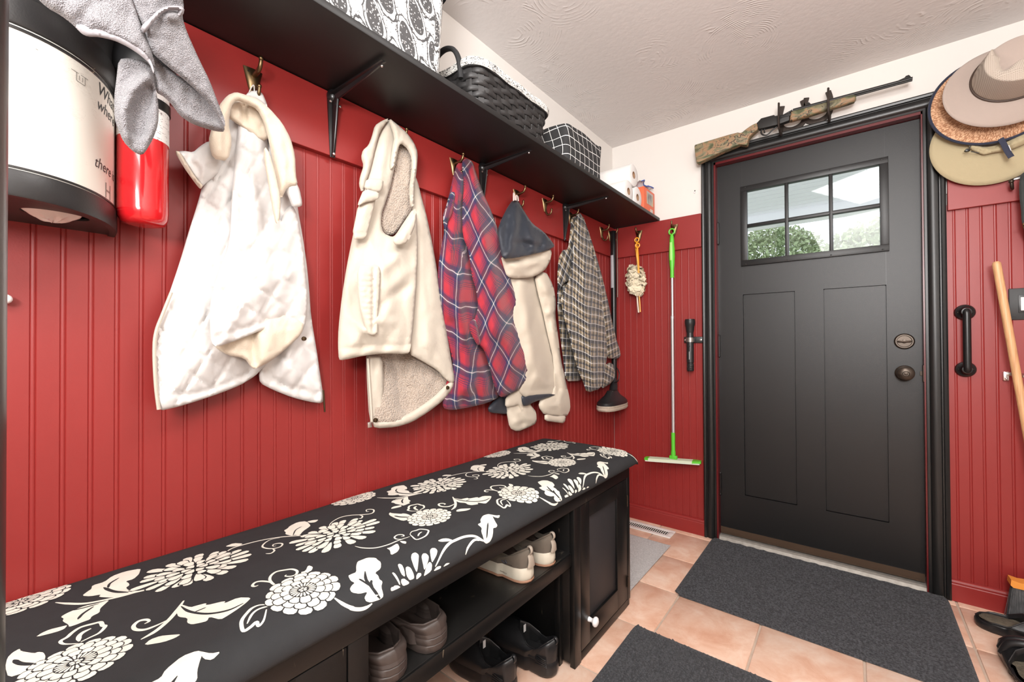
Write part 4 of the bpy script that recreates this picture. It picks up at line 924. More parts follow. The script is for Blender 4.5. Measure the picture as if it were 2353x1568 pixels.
# ------------------------------------------------------------ bench with cushion
BXF, BY0, BY1, BZ = .467, -.34, 1.690, .5675
bench = thing('storage_bench', 'long black painted shoe bench with open cubbies and panelled doors', 'bench', (.23, .68, 0))
SCUF = (lambda n: (n.color(n.mix(n.noise(n.mapv((38, 22, 38)), 1, 5, .72, .8).step(.60, .70)*n.noise(n.mapv(1.0), 9, 2).step(.42, .58), (.007, .0065, .006), (.10, .082, .058))).set(.38), n.m)[1])(NT('scuffed_black_shelf'))
def bp(name, *boxes, mat=BLKB, bev=.0015, par=None):
    g = G()
    for b in boxes: g.box(*b, bev=bev)
    return build(name, g, mat, par or bench, True, sharp=35)
bp('top_board', (.004, BXF-.003, BY0, BY1, BZ-.018, BZ)); bp('top_rail', (BXF-.02, BXF, BY0, BY1, .5255, BZ-.0005))
bp('end_panel', (.012, BXF-.004, BY1-.018, BY1-.0005, 0, BZ-.018)); bp('end_panel', (.012, BXF-.004, BY0, BY0+.018, 0, BZ-.018))
bp('divider', (.012, BXF-.019, 1.2395, 1.2575, .012, BZ-.018)); bp('divider', (.012, BXF-.019, .453, .4705, .012, BZ-.018))
bp('back_panel', (.015, .022, BY0+.018, BY1-.018, .03, BZ-.018)); bp('cubby_shelf', (.022, .452, .4712, 1.239, .362, .380), mat=SCUF)
bp('shelf_lip', (.446, .458, .4712, 1.239, .338, .379)); bp('shelf_cleat', (.40, .42, 1.220, 1.239, .0, .36)); bp('shelf_cleat', (.40, .42, .471, .490, 0, .36))
bp('cabinet_floor', (.022, BXF-.02, 1.2575, BY1-.018, .03, .048)); bp('cabinet_floor', (.022, BXF-.02, BY0+.018, .453, .03, .048))
bp('face_stile', (BXF-.019, BXF, 1.239, 1.281, 0, .5255)); bp('face_stile', (BXF-.019, BXF, 1.6655, BY1, 0.028, .5255)); bp('face_stile', (BXF-.019, BXF, .4285, .4710, 0, .5255)); bp('face_rail', (BXF-.019, BXF-.001, 1.281, 1.6655, .004, .0325)); bp('face_rail', (BXF-.019, BXF-.001, BY0, .4285, .004, .0325))
def bdoor(y0, y1, z0, z1, ky):
    d = bp('door', (BXF-.019, BXF-.0005, y0, y0+.062, z0, z1), (BXF-.019, BXF-.0005, y1-.092, y1, z0, z1), (BXF-.0188, BXF-.0007, y0+.06, y1-.09, z0, z0+.078), (BXF-.0188, BXF-.0007, y0+.06, y1-.09, z1-.055, z1))
    bp('door_panel', (BXF-.016, BXF-.0095, y0+.06, y1-.09, z0+.076, z1-.053), par=d, mat=painted('dusty_black_panel', (.022, .021, .023), .55))
    for z in (z0+.07, z1-.09): build('hinge', G().tube([(BXF+.001, y1+.001, z-.022), (BXF+.001, y1+.001, z+.022)], .003, 8), BRONZE, d, True)
    if ky: build('knob', G().lathe([(.001, 0), (.0085, 0), (.0078, .006), (.0065, .012), (.009, .017), (.0150, .021), (.0165, .026), (.0145, .031), (.008, .0345), (.001, .0355)], (BXF-.0006, ky, .118), 'x', 24), WHITEP, d, True, label='white round knob')
bdoor(1.2835, 1.6635, .0345, .5235, 1.336); bdoor(BY0+.03, .4262, .0345, .5235, None)

# cushion: fabric laid out flat as (s, t), s from the wall over the top and down the front, t along the bench; the printed
# flowers are faces of the same mesh
SEC = [(.004, .5695), (.002, .600), (.010, .614), (.032, .6225), (.10, .626), (.25, .628), (.40, .6265), (.435, .6235), (.462, .6155), (.480, .602), (.4865, .586), (.484, .574), (.470, .5685)]
SEC = np.array(bez(SEC, 4)); _ds = np.r_[0, np.cumsum(np.hypot(*np.diff(SEC, axis=0).T))]
CY0, CYE, EL = -.345, 1.705, .072
def c3(s, t):
    s = np.asarray(s); t = np.asarray(t); x = np.interp(s, _ds, SEC[:, 0]); z = np.interp(s, _ds, SEC[:, 1])
    a = np.clip((t-CYE)/EL, 0, 1)*PI/2; y = np.minimum(t, CYE)+.030*np.sin(a); k = np.cos(a)**.8
    z = .5685+(z-.5685)*np.where(a > 0, k, 1)
    return np.stack([x, y, z+.0012*np.sin(t*9+s*7)*(a == 0)*(z > .6)], -1)
def chit(u, v):
    d = ray(u, v); best = None
    for i in range(len(SEC)-1):
        (x0, z0), (x1, z1) = SEC[i], SEC[i+1]; M = np.array([[d[0], -(x1-x0)], [d[2], -(z1-z0)]])
        if abs(np.linalg.det(M)) < 1e-12: continue
        q, w = np.linalg.solve(M, [x0-CAM[0], z0-CAM[2]])
        if -1e-6 <= w <= 1+1e-6 and q > 0 and (best is None or q < best[0]): best = (q, _ds[i]+w*(_ds[i+1]-_ds[i]), CAM[1]+d[1]*q)
    if best is None: p = atZ(u, v, .62); return (min(p[0]+.02, _ds[-1]), p[1])
    return best[1:]
PER = .645
ink = []      # (priority, polygon in s,t, material 1 = cream / 0 = black)
def pts(K, P): return [chit(*q) for q in K(P)]
def stroke(P, w, taper=True):
    P = np.array(bez(P, 5)); n = len(P); T = np.gradient(P, axis=0); T /= np.hypot(*T.T)[:, None]+1e-9; N = np.stack([-T[:, 1], T[:, 0]], 1)
    ww = np.full(n, w/2) if not taper else w/2*np.clip(np.minimum(np.linspace(.25, 4, n), 1)*np.minimum(np.linspace(3, .35, n), 1), .15, 1)
    return [np.array([P[i]+N[i]*ww[i], P[i+1]+N[i+1]*ww[i+1], P[i+1]-N[i+1]*ww[i+1], P[i]-N[i]*ww[i]]) for i in range(n-1)]
K1, K2, K3 = cr(0, 1250, 4.2018), cr(500, 1160, 4.9), cr(740, 1060, 4.9)
motifs = []
def leaf(K, P, veins=(), tn=1): motifs.append((1, [np.array(chaikin(pts(K, P), tn))], 1)); [motifs.append((2, stroke(pts(K, q), w), 0)) for q, w in veins]
def stem(K, P, w=.0032): motifs.append((0, stroke(pts(K, P), w*1.25), 1))
# motifs read at crop 3 (first period, k = 0)
for Q, w in (([(990, 830), (1010, 800), (1060, 785), (1110, 770), (1190, 780), (1195, 805), (1160, 850), (1065, 888), (1010, 850), (990, 830)], .0035), ([(1080, 850), (1095, 820), (1125, 800)], .003)): stem(K3, Q, w)
leaf(K3, [(725, 990), (765, 982), (850, 930), (875, 985), (850, 1030), (775, 1070), (765, 1010)]); leaf(K3, [(870, 905), (950, 910), (945, 940), (900, 930)])
stem(K3, [(370, 965), (460, 985), (600, 985), (740, 950), (860, 900), (990, 855)]); stem(K3, [(900, 885), (840, 885), (815, 865), (850, 838), (905, 835), (922, 850), (890, 857)], .003)
stem(K3, [(75, 765), (100, 700), (200, 640), (320, 615), (430, 610), (540, 600), (580, 580), (580, 555), (540, 548), (500, 555), (505, 575), (530, 570)]); stem(K3, [(420, 613), (455, 625), (440, 650), (400, 652)], .003)
leaf(K3, [(1748, 710), (1790, 690), (1780, 660), (1810, 610), (1870, 592), (1910, 600), (1930, 640), (1950, 680), (1975, 720), (1960, 745), (1925, 750), (1925, 800), (1915, 860), (1890, 910), (1845, 935), (1820, 890), (1790, 790), (1800, 750)], [([(1868, 690), (1860, 780), (1850, 870)], .004)])
leaf(K3, [(1885, 595), (1960, 610), (2005, 605), (1990, 640), (1940, 630)])
stem(K3, [(1845, 925), (1780, 870), (1700, 840), (1600, 850), (1500, 890), (1430, 930), (1360, 1020), (1275, 1190)], .0055); stem(K3, [(1820, 905), (1740, 880), (1690, 905), (1640, 980), (1615, 1055)], .0045)
leaf(K3, [(1300, 900), (1350, 875), (1410, 870), (1475, 890), (1430, 905), (1340, 912)])
for P in ([(1000, 1100), (1010, 1050), (1050, 1032), (1090, 1060), (1085, 1130), (1070, 1250), (1058, 1250), (1030, 1190)], [(1118, 1080), (1135, 1045), (1170, 1042), (1203, 1075), (1195, 1130), (1158, 1225), (1145, 1220), (1130, 1140)], [(1213, 1010), (1235, 982), (1275, 982), (1300, 1010), (1290, 1060), (1245, 1140), (1235, 1140), (1222, 1080)], [(850, 1180), (868, 1162), (900, 1175), (925, 1230), (935, 1315), (890, 1280)], [(938, 1210), (960, 1192), (995, 1205), (1035, 1290), (1035, 1325), (985, 1345), (950, 1300)], [(785, 1270), (800, 1260), (828, 1280), (885, 1400), (860, 1385)], [(892, 1335), (930, 1330), (982, 1365), (975, 1385), (912, 1410), (888, 1370)], [(1060, 1290), (1080, 1260), (1115, 1262), (1118, 1290), (1060, 1340)], [(1150, 1270), (1175, 1180), (1210, 1135), (1238, 1160), (1230, 1240), (1145, 1300)], [(770, 1435), (800, 1405), (850, 1400), (885, 1420), (850, 1440), (778, 1470)], [(1250, 1245), (1290, 1190), (1340, 1180), (1335, 1210)], [(1360, 1195), (1395, 1150), (1440, 1148), (1420, 1165)]): leaf(K3, P)
# motifs read at crop 2 (one period nearer: shift +PER)
_n = len(motifs)
leaf(K2, [(1468, 810), (1510, 790), (1562, 770), (1560, 700), (1575, 650), (1620, 632), (1690, 605), (1780, 608), (1800, 630), (1840, 660), (1838, 730), (1770, 778), (1810, 810), (1820, 850), (1858, 875), (1840, 940), (1868, 1035), (1830, 1070), (1720, 1105), (1670, 1090), (1650, 1060), (1690, 990), (1600, 1015), (1510, 1000), (1488, 960), (1510, 920), (1545, 890), (1500, 870)], [([(1660, 760), (1670, 850), (1720, 920), (1780, 1000), (1830, 1060)], .006), ([(1590, 845), (1650, 880), (1720, 930)], .004), ([(1735, 860), (1728, 900), (1752, 960)], .005)])
stem(K2, [(735, 928), (680, 910), (630, 895), (590, 850), (600, 800), (660, 755), (760, 735), (840, 728), (895, 750), (880, 790), (820, 808), (762, 805), (775, 790)], .0040); stem(K2, [(620, 885), (560, 865), (480, 860), (420, 875), (392, 908), (420, 918), (458, 905)], .0038)
leaf(K2, [(930, 765), (990, 750), (1020, 685), (1075, 705), (1060, 745), (1020, 765), (985, 810)])
stem(K2, [(590, 1130), (480, 1128), (390, 1162), (330, 1220), (278, 1290), (268, 1350), (292, 1420), (370, 1378), (440, 1320), (460, 1368), (520, 1300), (550, 1180)], .0045); stem(K2, [(590, 1140), (470, 1172), (390, 1230), (332, 1340)], .0035)
stem(K2, [(1300, 1050), (1400, 1120), (1500, 1168), (1600, 1180), (1680, 1158), (1740, 1115)], .005)
leaf(K2, [(745, 290), (790, 265), (810, 240), (900, 195), (1000, 185), (1050, 235), (1020, 260), (960, 300), (920, 350), (870, 340), (830, 350), (760, 330), (770, 310)], [([(950, 245), (880, 285), (850, 345)], .003)])
leaf(K2, [(1005, 190), (1070, 175), (1140, 170), (1100, 200), (1040, 205)])
stem(K2, [(1100, 365), (950, 350), (800, 355), (650, 370), (480, 400), (300, 445), (160, 490), (60, 560), (0, 610)], .0032); leaf(K2, [(80, 470), (180, 430), (290, 435), (240, 460), (160, 470)])
stem(K2, [(700, 370), (600, 390), (530, 430), (505, 470), (560, 490), (640, 490), (710, 470), (730, 440), (690, 432), (630, 445), (625, 465), (660, 462)], .003); stem(K2, [(620, 495), (640, 515), (600, 545), (542, 548)], .003)
# motifs read at crop 1 (also one period nearer)
leaf(K1, [(790, 510), (850, 465), (882, 445), (890, 410), (1010, 375), (1080, 320), (1200, 275), (1360, 243), (1350, 275), (1340, 300), (1290, 345), (1212, 368), (1245, 385), (1250, 405), (1215, 428), (1240, 452), (1320, 460), (1420, 438), (1440, 445), (1200, 502), (1080, 525), (950, 520), (978, 495), (870, 515)], [([(1000, 428), (1060, 455), (1130, 470), (1240, 472)], .006), ([(1045, 432), (1062, 390), (1150, 335)], .004)])
leaf(K1, [(585, 714), (640, 680), (720, 645), (820, 605), (940, 580), (1060, 545), (1010, 590), (966, 630), (962, 668), (885, 705), (870, 735), (800, 760), (740, 785), (665, 810), (662, 788), (602, 755), (616, 730)], [([(690, 652), (800, 628), (960, 582)], .0035), ([(752, 737), (800, 682), (905, 612)], .0045)])
stem(K1, [(535, 575), (650, 585), (800, 585), (950, 560), (1200, 502), (1440, 432)], .0045)
leaf(K1, [(340, 912), (400, 870), (480, 835), (580, 810), (655, 790), (620, 830), (540, 860)])
stem(K1, [(760, 965), (620, 972), (585, 945), (650, 905), (700, 860), (780, 810), (900, 775), (970, 760), (990, 790), (1015, 800), (960, 860), (860, 910), (780, 950)], .0045); stem(K1, [(765, 945), (762, 900), (800, 860), (880, 820)], .005)
leaf(K1, [(1745, 580), (1840, 610), (1900, 592), (1995, 567), (1985, 592), (2178, 546), (2162, 574), (2300, 515), (2427, 518), (2380, 565), (2300, 625), (2200, 690), (2130, 730), (2020, 700), (2000, 742), (1930, 760), (1850, 775), (1805, 758), (1812, 712), (1722, 702), (1705, 660), (1735, 602)], [([(1748, 600), (1830, 650), (2000, 672), (2200, 640), (2350, 572)], .005), ([(1880, 655), (1990, 610)], .003)])
stem(K1, [(1360, 920), (1500, 840), (1620, 740), (1700, 650), (1775, 545)], .0055); stem(K1, [(1640, 720), (1520, 780), (1400, 825), (1310, 825), (1290, 790), (1340, 745), (1410, 730), (1440, 745), (1395, 770)], .0045)
leaf(K1, [(1385, 978), (1450, 920), (1550, 885), (1650, 875), (1750, 868), (1690, 905), (1580, 945)])
leaf(K1, [(70, 1110), (120, 1060), (190, 1020), (200, 1045), (330, 1065), (370, 1050), (420, 1055), (440, 1090), (430, 1130), (370, 1165), (340, 1200), (240, 1250), (80, 1300), (50, 1200)], [([(130, 1130), (200, 1165), (350, 1170)], .006)])
for i in range(_n, len(motifs)): motifs[i] = (motifs[i][0], [q+np.array([0, PER]) for q in motifs[i][1]], motifs[i][2])
# flowers
def petal(c, a, r0, r1, wa, rs, rt, e=.62, nar=None):
    o = []
    for k in range(12):
        f = 2*PI*k/12; x = math.copysign(abs(math.cos(f))**e, math.cos(f)); y = math.copysign(abs(math.sin(f))**e, math.sin(f))
        r = (r0+r1)/2+(r1-r0)/2*y; q = a+wa*x*(1.0 if nar is None else (1-nar+nar*y)*(r1/max(r, .05))**.6); o.append((c[0]+rs*r*math.cos(q), c[1]+rt*r*math.sin(q)))
    return np.array(o)
def outlined(pr, c, rs, rt, spec, gap=.030):
    """one layer of petals over the last: a dark edge round every petal, then the petal"""
    A = [petal(c, a, r0-.01, r1+gap, w*1.22, rs, rt, e, nar) for a, r0, r1, w, e, nar in spec]
    B = [petal(c, a, r0, r1, w, rs, rt, e, nar) for a, r0, r1, w, e, nar in spec]
    for i, (p, q) in enumerate(zip(A, B)): motifs.append((pr+2*(i % 2), [p], 0)); motifs.append((pr+2*(i % 2)+1, [q], 1))
def dahlia(c, rs, rt, seed, big=1.0):
    r = np.random.default_rng(seed)
    for L, (r0, r1, n) in enumerate(((.60, 1.0, int(14*big)), (.42, .82, int(13*big)), (.26, .60, int(11*big)))):
        o = r.uniform(0, 6); outlined(1+4*L, c, rs, rt, [(o+2*PI*k/n, r0, r1+r.uniform(-.04, .03), PI/n*.96, .72, .12) for k in range(n)], .022)
    n = 20
    th_ = np.linspace(0, 2*PI, 24, endpoint=False); motifs.append((14, [np.array([(c[0]+rs*.37*math.cos(a), c[1]+rt*.37*math.sin(a)) for a in th_])], 0))
    motifs.append((15, [petal(c, 2*PI*k/n, .15, .355, PI/n*.70, rs, rt, .8) for k in range(n)]+[petal(c, 2*PI*k/5+.4, .02, .12, PI/5*.8, rs, rt, .8) for k in range(5)], 1))
def mum(c, rs, rt, seed):
    r = np.random.default_rng(seed)
    for L, (r0, r1, n, j) in enumerate(((.50, 1.0, 20, .17), (.34, .76, 15, .12), (.20, .50, 10, .07), (.06, .26, 6, .03))):
        o = r.uniform(0, 6); outlined(1+4*L, c, rs, rt, [(o+2*PI*k/n+r.uniform(-.06, .06), r0, r1+r.uniform(-j, j*.5), PI/n*(.80 if L < 3 else .9), .82, .34) for k in range(n)], .024)
s0 = .018   # fabric coordinate of the wall edge of the flat top
dahlia((.353+s0, .738), .051, .061, 1, 1.25); mum((.178+s0, .925), .074, .094, 2); dahlia((.425+s0, 1.022), .064, .062, 3); mum((.258+s0, .535+PER), .074, .100, 4); dahlia((.066+s0, .700), .050, .066, 5)
from_mesh = []
for k in (-2, -1, 0, 1):
    for pr, polys, m in motifs:
        for q in polys:
            q = np.array(q, float)+np.array([0, k*PER]); q[:, 0] = np.clip(q[:, 0], .004, _ds[-1]-.003)
            if q[:, 1].max() < CY0+.01 or q[:, 1].min() > CYE+EL-.006: continue
            q[:, 1] = np.clip(q[:, 1], CY0+.004, CYE+EL-.004); ink.append((pr, q, m))
ink.sort(key=lambda a: a[0])
ss = np.unique(np.round(np.r_[np.linspace(0, .09, 12), np.linspace(.09, .42, 9), np.linspace(.42, _ds[-1], 22)], 5)); tt = np.unique(np.round(np.r_[np.arange(CY0, CYE, .05), np.linspace(CYE, CYE+EL, 12)], 5))
S2, T2 = np.meshgrid(ss, tt, indexing='ij'); g = G().grid(c3(S2, T2))
bm = bmesh.new()
for pr, q, m in ink:
    try: f = bm.faces.new([bm.verts.new((p[0], p[1], .0002+.00011*pr)) for p in q])
    except ValueError: continue
    f.material_index = m
bmesh.ops.triangulate(bm, faces=[f for f in bm.faces if len(f.verts) > 4])
for sv in ss[1:-1]:
    if .10 < sv < .41: continue
    bmesh.ops.bisect_plane(bm, geom=bm.verts[:]+bm.edges[:]+bm.faces[:], plane_co=(sv, 0, 0), plane_no=(1, 0, 0), dist=1e-6)
for tv in tt[tt > CYE-.001][:-1]:
    bmesh.ops.bisect_plane(bm, geom=bm.verts[:]+bm.edges[:]+bm.faces[:], plane_co=(0, tv, 0), plane_no=(0, 1, 0), dist=1e-6)
bm.verts.index_update(); A = np.array([v.co[:] for v in bm.verts]); e_ = 1e-4
C0 = c3(A[:, 0], A[:, 1]); N3 = np.cross(c3(A[:, 0]+e_, A[:, 1])-c3(A[:, 0]-e_, A[:, 1]), c3(A[:, 0], A[:, 1]+e_)-c3(A[:, 0], A[:, 1]-e_)); N3 /= np.linalg.norm(N3, axis=1)[:, None]+1e-12
N3 *= np.where((N3*np.array([.6, 0, 1])).sum(1) < 0, -1, 1)[:, None]
o_ = len(g.v); g.v += [tuple(p) for p in C0+N3*A[:, 2:3]]
for f in bm.faces: g.f.append(tuple(v.index+o_ for v in f.verts)); g.mi.append(f.material_index)
bm.free()
def cushion_cloth(name, col):
    n = NT(name); v = n.mapv(1.0); n.color(n.mix(n.noise(v, 30, 3), tuple(c*.85 for c in col), tuple(min(.9, c*1.15) for c in col))).set(.85, spec=.25); n.bump(n.noise(v, 800, 2), .3, .001); return n.m
CUB, CUW = cushion_cloth('charcoal_cushion_cloth', (.024, .0245, .0258)), cushion_cloth('cream_print', (.66, .64, .56))
cush = build('seat_cushion', g, [CUB, CUW], None, True, sharp=180, flip=False); tag(cush, 'long charcoal seat cushion with cream flower print on the black bench', 'cushion')
build('underside', G().box(.006, .470, CY0+.001, 1.727, .5682, .5700), CUB, cush)

# ------------------------------------------------------------ shoes
def shoe(t, L, W, sole, rim, t0, t1, rw, upm, solm, inm, ridges=0, solz=0.0, toe=.058, heelcup=0.0, insm=None, inz=None, outm=None):
    inz = inz or sole*1.2+.005
    """plan outline swept up to an opening rim; heel at x=0, toe at x=L. rim: (heel back, side dip, tongue) heights"""
    T = [0, .012, .05, .12, .25, .40, .55, .70, .84, .93, .98, 1]; Wd = [0, .30, .56, .70, .74, .74, .86, .99, .98, .74, .40, 0]
    n = 40; ts = np.r_[np.linspace(0, 1, n)**1.0, np.linspace(1, 0, n)[1:-1]]; ts = .5-.5*np.cos(ts*PI)*1.0
    sg = np.r_[np.ones(n), -np.ones(n-2)]
    wv = np.interp(ts, T, Wd)*W/2; ox = ts*L; oy = sg*wv+.010*np.sin(ts*PI)*(ts > .3)
    def ring(k, z, dx=0): return [(L/2+(x-L/2)*k+dx, y*k, z) for x, y in zip(ox, oy)]
    th = sole
    zt = lambda a: th*(1+.25*(1-a)) if not ridges else th
    pr = [(.93, 0), (.985, .002), (1.02, th*.25), (1.035, th*.5), (1.03, th*.8), (1.0, th)]
    if ridges: pr = [(.95, 0), (1.0, .001), (1.02, .006), (1.025, th*.40), (1.012, th*.43), (1.012, th*.46), (1.026, th*.49), (1.022, th*.75), (1.008, th*.78), (1.008, th*.81), (1.018, th*.84), (1.0, th)]
    rocker = lambda x: .012*max(0, (x/L-.75)/.25)**2
    rows = []
    for k, z in pr: rows.append([(p[0], p[1], z*(1.0+.25*(1-p[0]/L)*(z > th*.5)*(0 if ridges else 1))+rocker(p[0])) for p in ring(k, z)])
    g = G().grid(rows, wrap=True); m = len(ox); g.f.append(tuple(range(m))[::-1]); g.mi.append(0)
    build('sole', g, solm, t, True, world=False, sharp=50)
    if outm:
        rb = [[(p[0], p[1], z+rocker(p[0])) for p in ring(k, z)] for k, z in ((.96, .0002), (1.030, .0012), (1.042, .005), (1.030, .0085))]; build('outsole', G().grid(rb, wrap=True), outm, t, True, world=False)
    zb = np.array([p[2] for p in rows[-1]])-.001
    rt = t0+ts*(t1-t0); rwid = np.interp(ts, [0, .08, .25, .6, .85, 1], [0, .55, .92, 1, .62, 0])*rw/2
    rx = rt*L; ry = sg*rwid+.004; rz = np.interp(ts, [0, .10, .35, .55, .8, 1], [rim[0], rim[0]*.93, rim[1], rim[1]*1.02, (rim[1]+rim[2])/2+.004, rim[2]])
    rows = []; N = 12
    for k in range(N+1):
        f = k/N; h = f**1.5; v = 1-(1-f)**1.9; row = []
        for i in range(m):
            bul = math.sin(PI*f)*.006
            x = ox[i]*(1-h)+rx[i]*h; y = oy[i]*(1-h)+ry[i]*h+sg[i]*bul*(ts[i] > .03)*(ts[i] < .97); z = zb[i]*(1-v)+rz[i]*v
            if ts[i] < .10: x -= heelcup*math.sin(PI*f)*(1-ts[i]/.10)
            row.append((x, y, z))
        rows.append(row)
    up = build('upper', G().grid(rows, wrap=True), upm, t, True, world=False, sharp=180)
    cx, cy = np.mean(rx), np.mean(ry); e = []
    for k, (a, dz) in enumerate(((1.0, 0), (1.02, .004), (.985, .0055), (.95, .002), (.93, -.012))): e.append([(cx+(x-cx)*a, cy+(y-cy)*a, z+dz) for x, y, z in zip(rx, ry, rz)])
    build('collar', G().grid(e, wrap=True), upm, t, True, world=False, sharp=180)
    e = [e[-1], [(cx+(x-cx)*.95, cy+(y-cy)*.95, (z+inz)/2) for x, y, z in zip(rx, ry, rz)], [(cx+(x-cx)*1.0, cy+(y-cy)*1.03, inz-.001) for x, y in zip(rx, ry)]]
    build('lining', G().grid(e, wrap=True), inm, t, True, world=False, sharp=180)
    build('insole', G().add([(L*.5+(x-L*.5)*.92, y*.88, inz) for x, y in zip(ox, oy)], [tuple(range(m))]), insm or inm, t, world=False)
    return up
SH = lambda nm, c, r=.6, b=.3: plain(nm, c, r, var=.12, scale=40, bump=b, bscale=300)
TAUP, CREAMS, INS = SH('grey_brown_suede', (.115, .094, .073), .85), SH('cream_foam_sole', (.52, .475, .385), .6, .1), SH('dark_shoe_lining', (.045, .026, .018), .85)
CLOG, BLKS, BLKSO = SH('brown_foam_clog', (.050, .037, .032), .5, .12), SH('black_shoe_leather', (.011, .011, .012), .38, .25), SH('black_shoe_sole', (.010, .010, .011), .3, .1)
FUZZ = plain('worn_grey_insole', (.10, .085, .06), .95, var=.7, scale=55, bump=.9, bscale=180, bdist=.004)
SHZ = .3802
def sneaker(loc, rz, lab, tan_=True):
    t = thing('sneaker', lab, 'shoe', loc, 'pair of beige sneakers on the cubby shelf' if tan_ else 'pair of black sneakers under the cubby shelf', rz)
    if tan_:
        up = shoe(t, .275, .098, .034, (.094, .066, .098), .015, .52, .068, TAUP, CREAMS, INS, heelcup=.004, outm=SH('tan_rubber', (.30, .16, .10)))
        build('heel_patch', G().tube(bez([(-.004, .0, .045), (-.005, 0, .065), (.003, 0, .082)], 4), [.016, .016, .014, .013, .012, .011, .010, .009, .008][:9], 12, flat=.35), SH('light_taupe', (.30, .25, .20)), up, True, world=False)
        lg = build('logo', G().tube([(.060, .0435, .058), (.052, .0440, .052), (.060, .0445, .049), (.072, .0450, .054)], .0018, 6), SH('slate_logo', (.06, .065, .08)), up, True, world=False)
        tx = text_on('outdoor', .0085, lambda x, y: (.082-x, .0425, .017+y), 'lettering', SH('sole_print', (.10, .09, .08)), None); tx.parent = t
    else:
        up = shoe(t, .280, .100, .040, (.118, .080, .120), .012, .52, .074, BLKS, BLKSO, RUB, heelcup=.006)
        for k in range(5): build('heel_rib', G().tube(bez([(.012, .0335+.001*k, .040+.006*k), (.030, .0405, .044+.006*k), (.052, .0425-.001*k, .043+.007*k)], 4), .0018, 6), BLKSO, up, True, world=False)
        build('size_tag', G().box(.128, .1295, -.008, .003, .088, .112), WHITEP, up, world=False)
    build('pull_tab', G().tube(bez([(q[0], 0, q[1]+(.006 if tan_ else .030)) for q in ((.002, .070), (-.007, .082), (-.004, .094), (.006, .094), (.010, .080))], 4), .0055, 8, flat=.45), SH('tab_taupe', (.32, .27, .22)) if tan_ else BLKS, up, True, world=False)
    build('tongue', G().tube(bez([(.20, .003, .075), (.165, .003, .092), (.135, .003, .112)], 4), [.012, .016, .019, .020, .021, .022, .022, .022, .020], 12, flat=.3), TAUP if tan_ else BLKS, t, True, world=False)
    for k in range(4): build('lace', G().tube([(.150+.018*k, -.024, .090-.006*k), (.152+.018*k, .004, .100-.007*k), (.150+.018*k, .030, .090-.006*k)], .0028, 6), CREAMS if tan_ else BLKS, t, True, world=False)
    return t
sneaker((.448, 1.017, SHZ), PI-.08, 'beige sneaker on the cubby shelf with lettering on its cream sole')
sneaker((.448, 1.137, SHZ), PI+.02, 'beige sneaker on the cubby shelf nearest the right cabinet')
sneaker((.432, 1.176, .0005), PI-.03, 'black sneaker on the floor beside the right cabinet', False)
sneaker((.375, 1.030, .0005), PI-.05, 'black sneaker set further back on the floor under the shelf', False)
def clog(loc, rz, lab):
    t = thing('clog', lab, 'shoe', loc, 'pair of brown clogs on the cubby shelf', rz)
    shoe(t, .270, .112, .042, (.064, .060, .086), .030, .62, .094, CLOG, CLOG, CLOG, ridges=1, inz=.020)
    for y in (-.040, .048): build('strap_button', G().lathe([(.001, 0), (.008, 0), (.007, .003), (.001, .004)], (.155, y, .066), 'y' if y > 0 else '-y', 12), CLOG, t, True, world=False)
    return t
clog((.452, .5475, SHZ), PI-.03, 'brown foam clog at the left end of the cubby shelf'); clog((.452, .666, SHZ), PI+.04, 'brown foam clog second from the left on the cubby shelf')
t = thing('black_shoe', 'black shoe deep in the shadow under the left of the cubby shelf', 'shoe', (.290, .80, .0005), rotz=PI); shoe(t, .27, .095, .028, (.085, .062, .09), .015, .52, .068, BLKS, BLKSO, RUB)
def mule(loc, rz, lab):
    t = thing('slip_on_mule', lab, 'shoe', loc, 'black slip-on mules by the far wall', rz)
    shoe(t, .285, .118, .026, (.030, .036, .084), -.004, .50, .100, BLKS, BLKSO, RUB, insm=FUZZ)
    for k in (0, 1): build('vamp_roll', G().tube(bez([(.150+.032*k, -.050, .034), (.146+.032*k, -.034, .074-.004*k), (.144+.032*k, .004, .090-.004*k), (.146+.032*k, .044, .074-.004*k), (.150+.032*k, .060, .034)], 5), .0125, 10), BLKS, t, True, world=False)
    build('fluffy_footbed', G().lathe([(.001, .0385), (.030, .0375), (.036, .034)], (.062, 0, 0), 'z', 24, sx=1.5), FUZZ, t, True, world=False)
    return t
mule((1.552, 2.385, .0005), -.12, 'black slip-on mule pointing along the far wall'); mule((1.622, 1.985, .0005), 1.48, 'black slip-on mule with worn grey footbed, nearer to the camera')

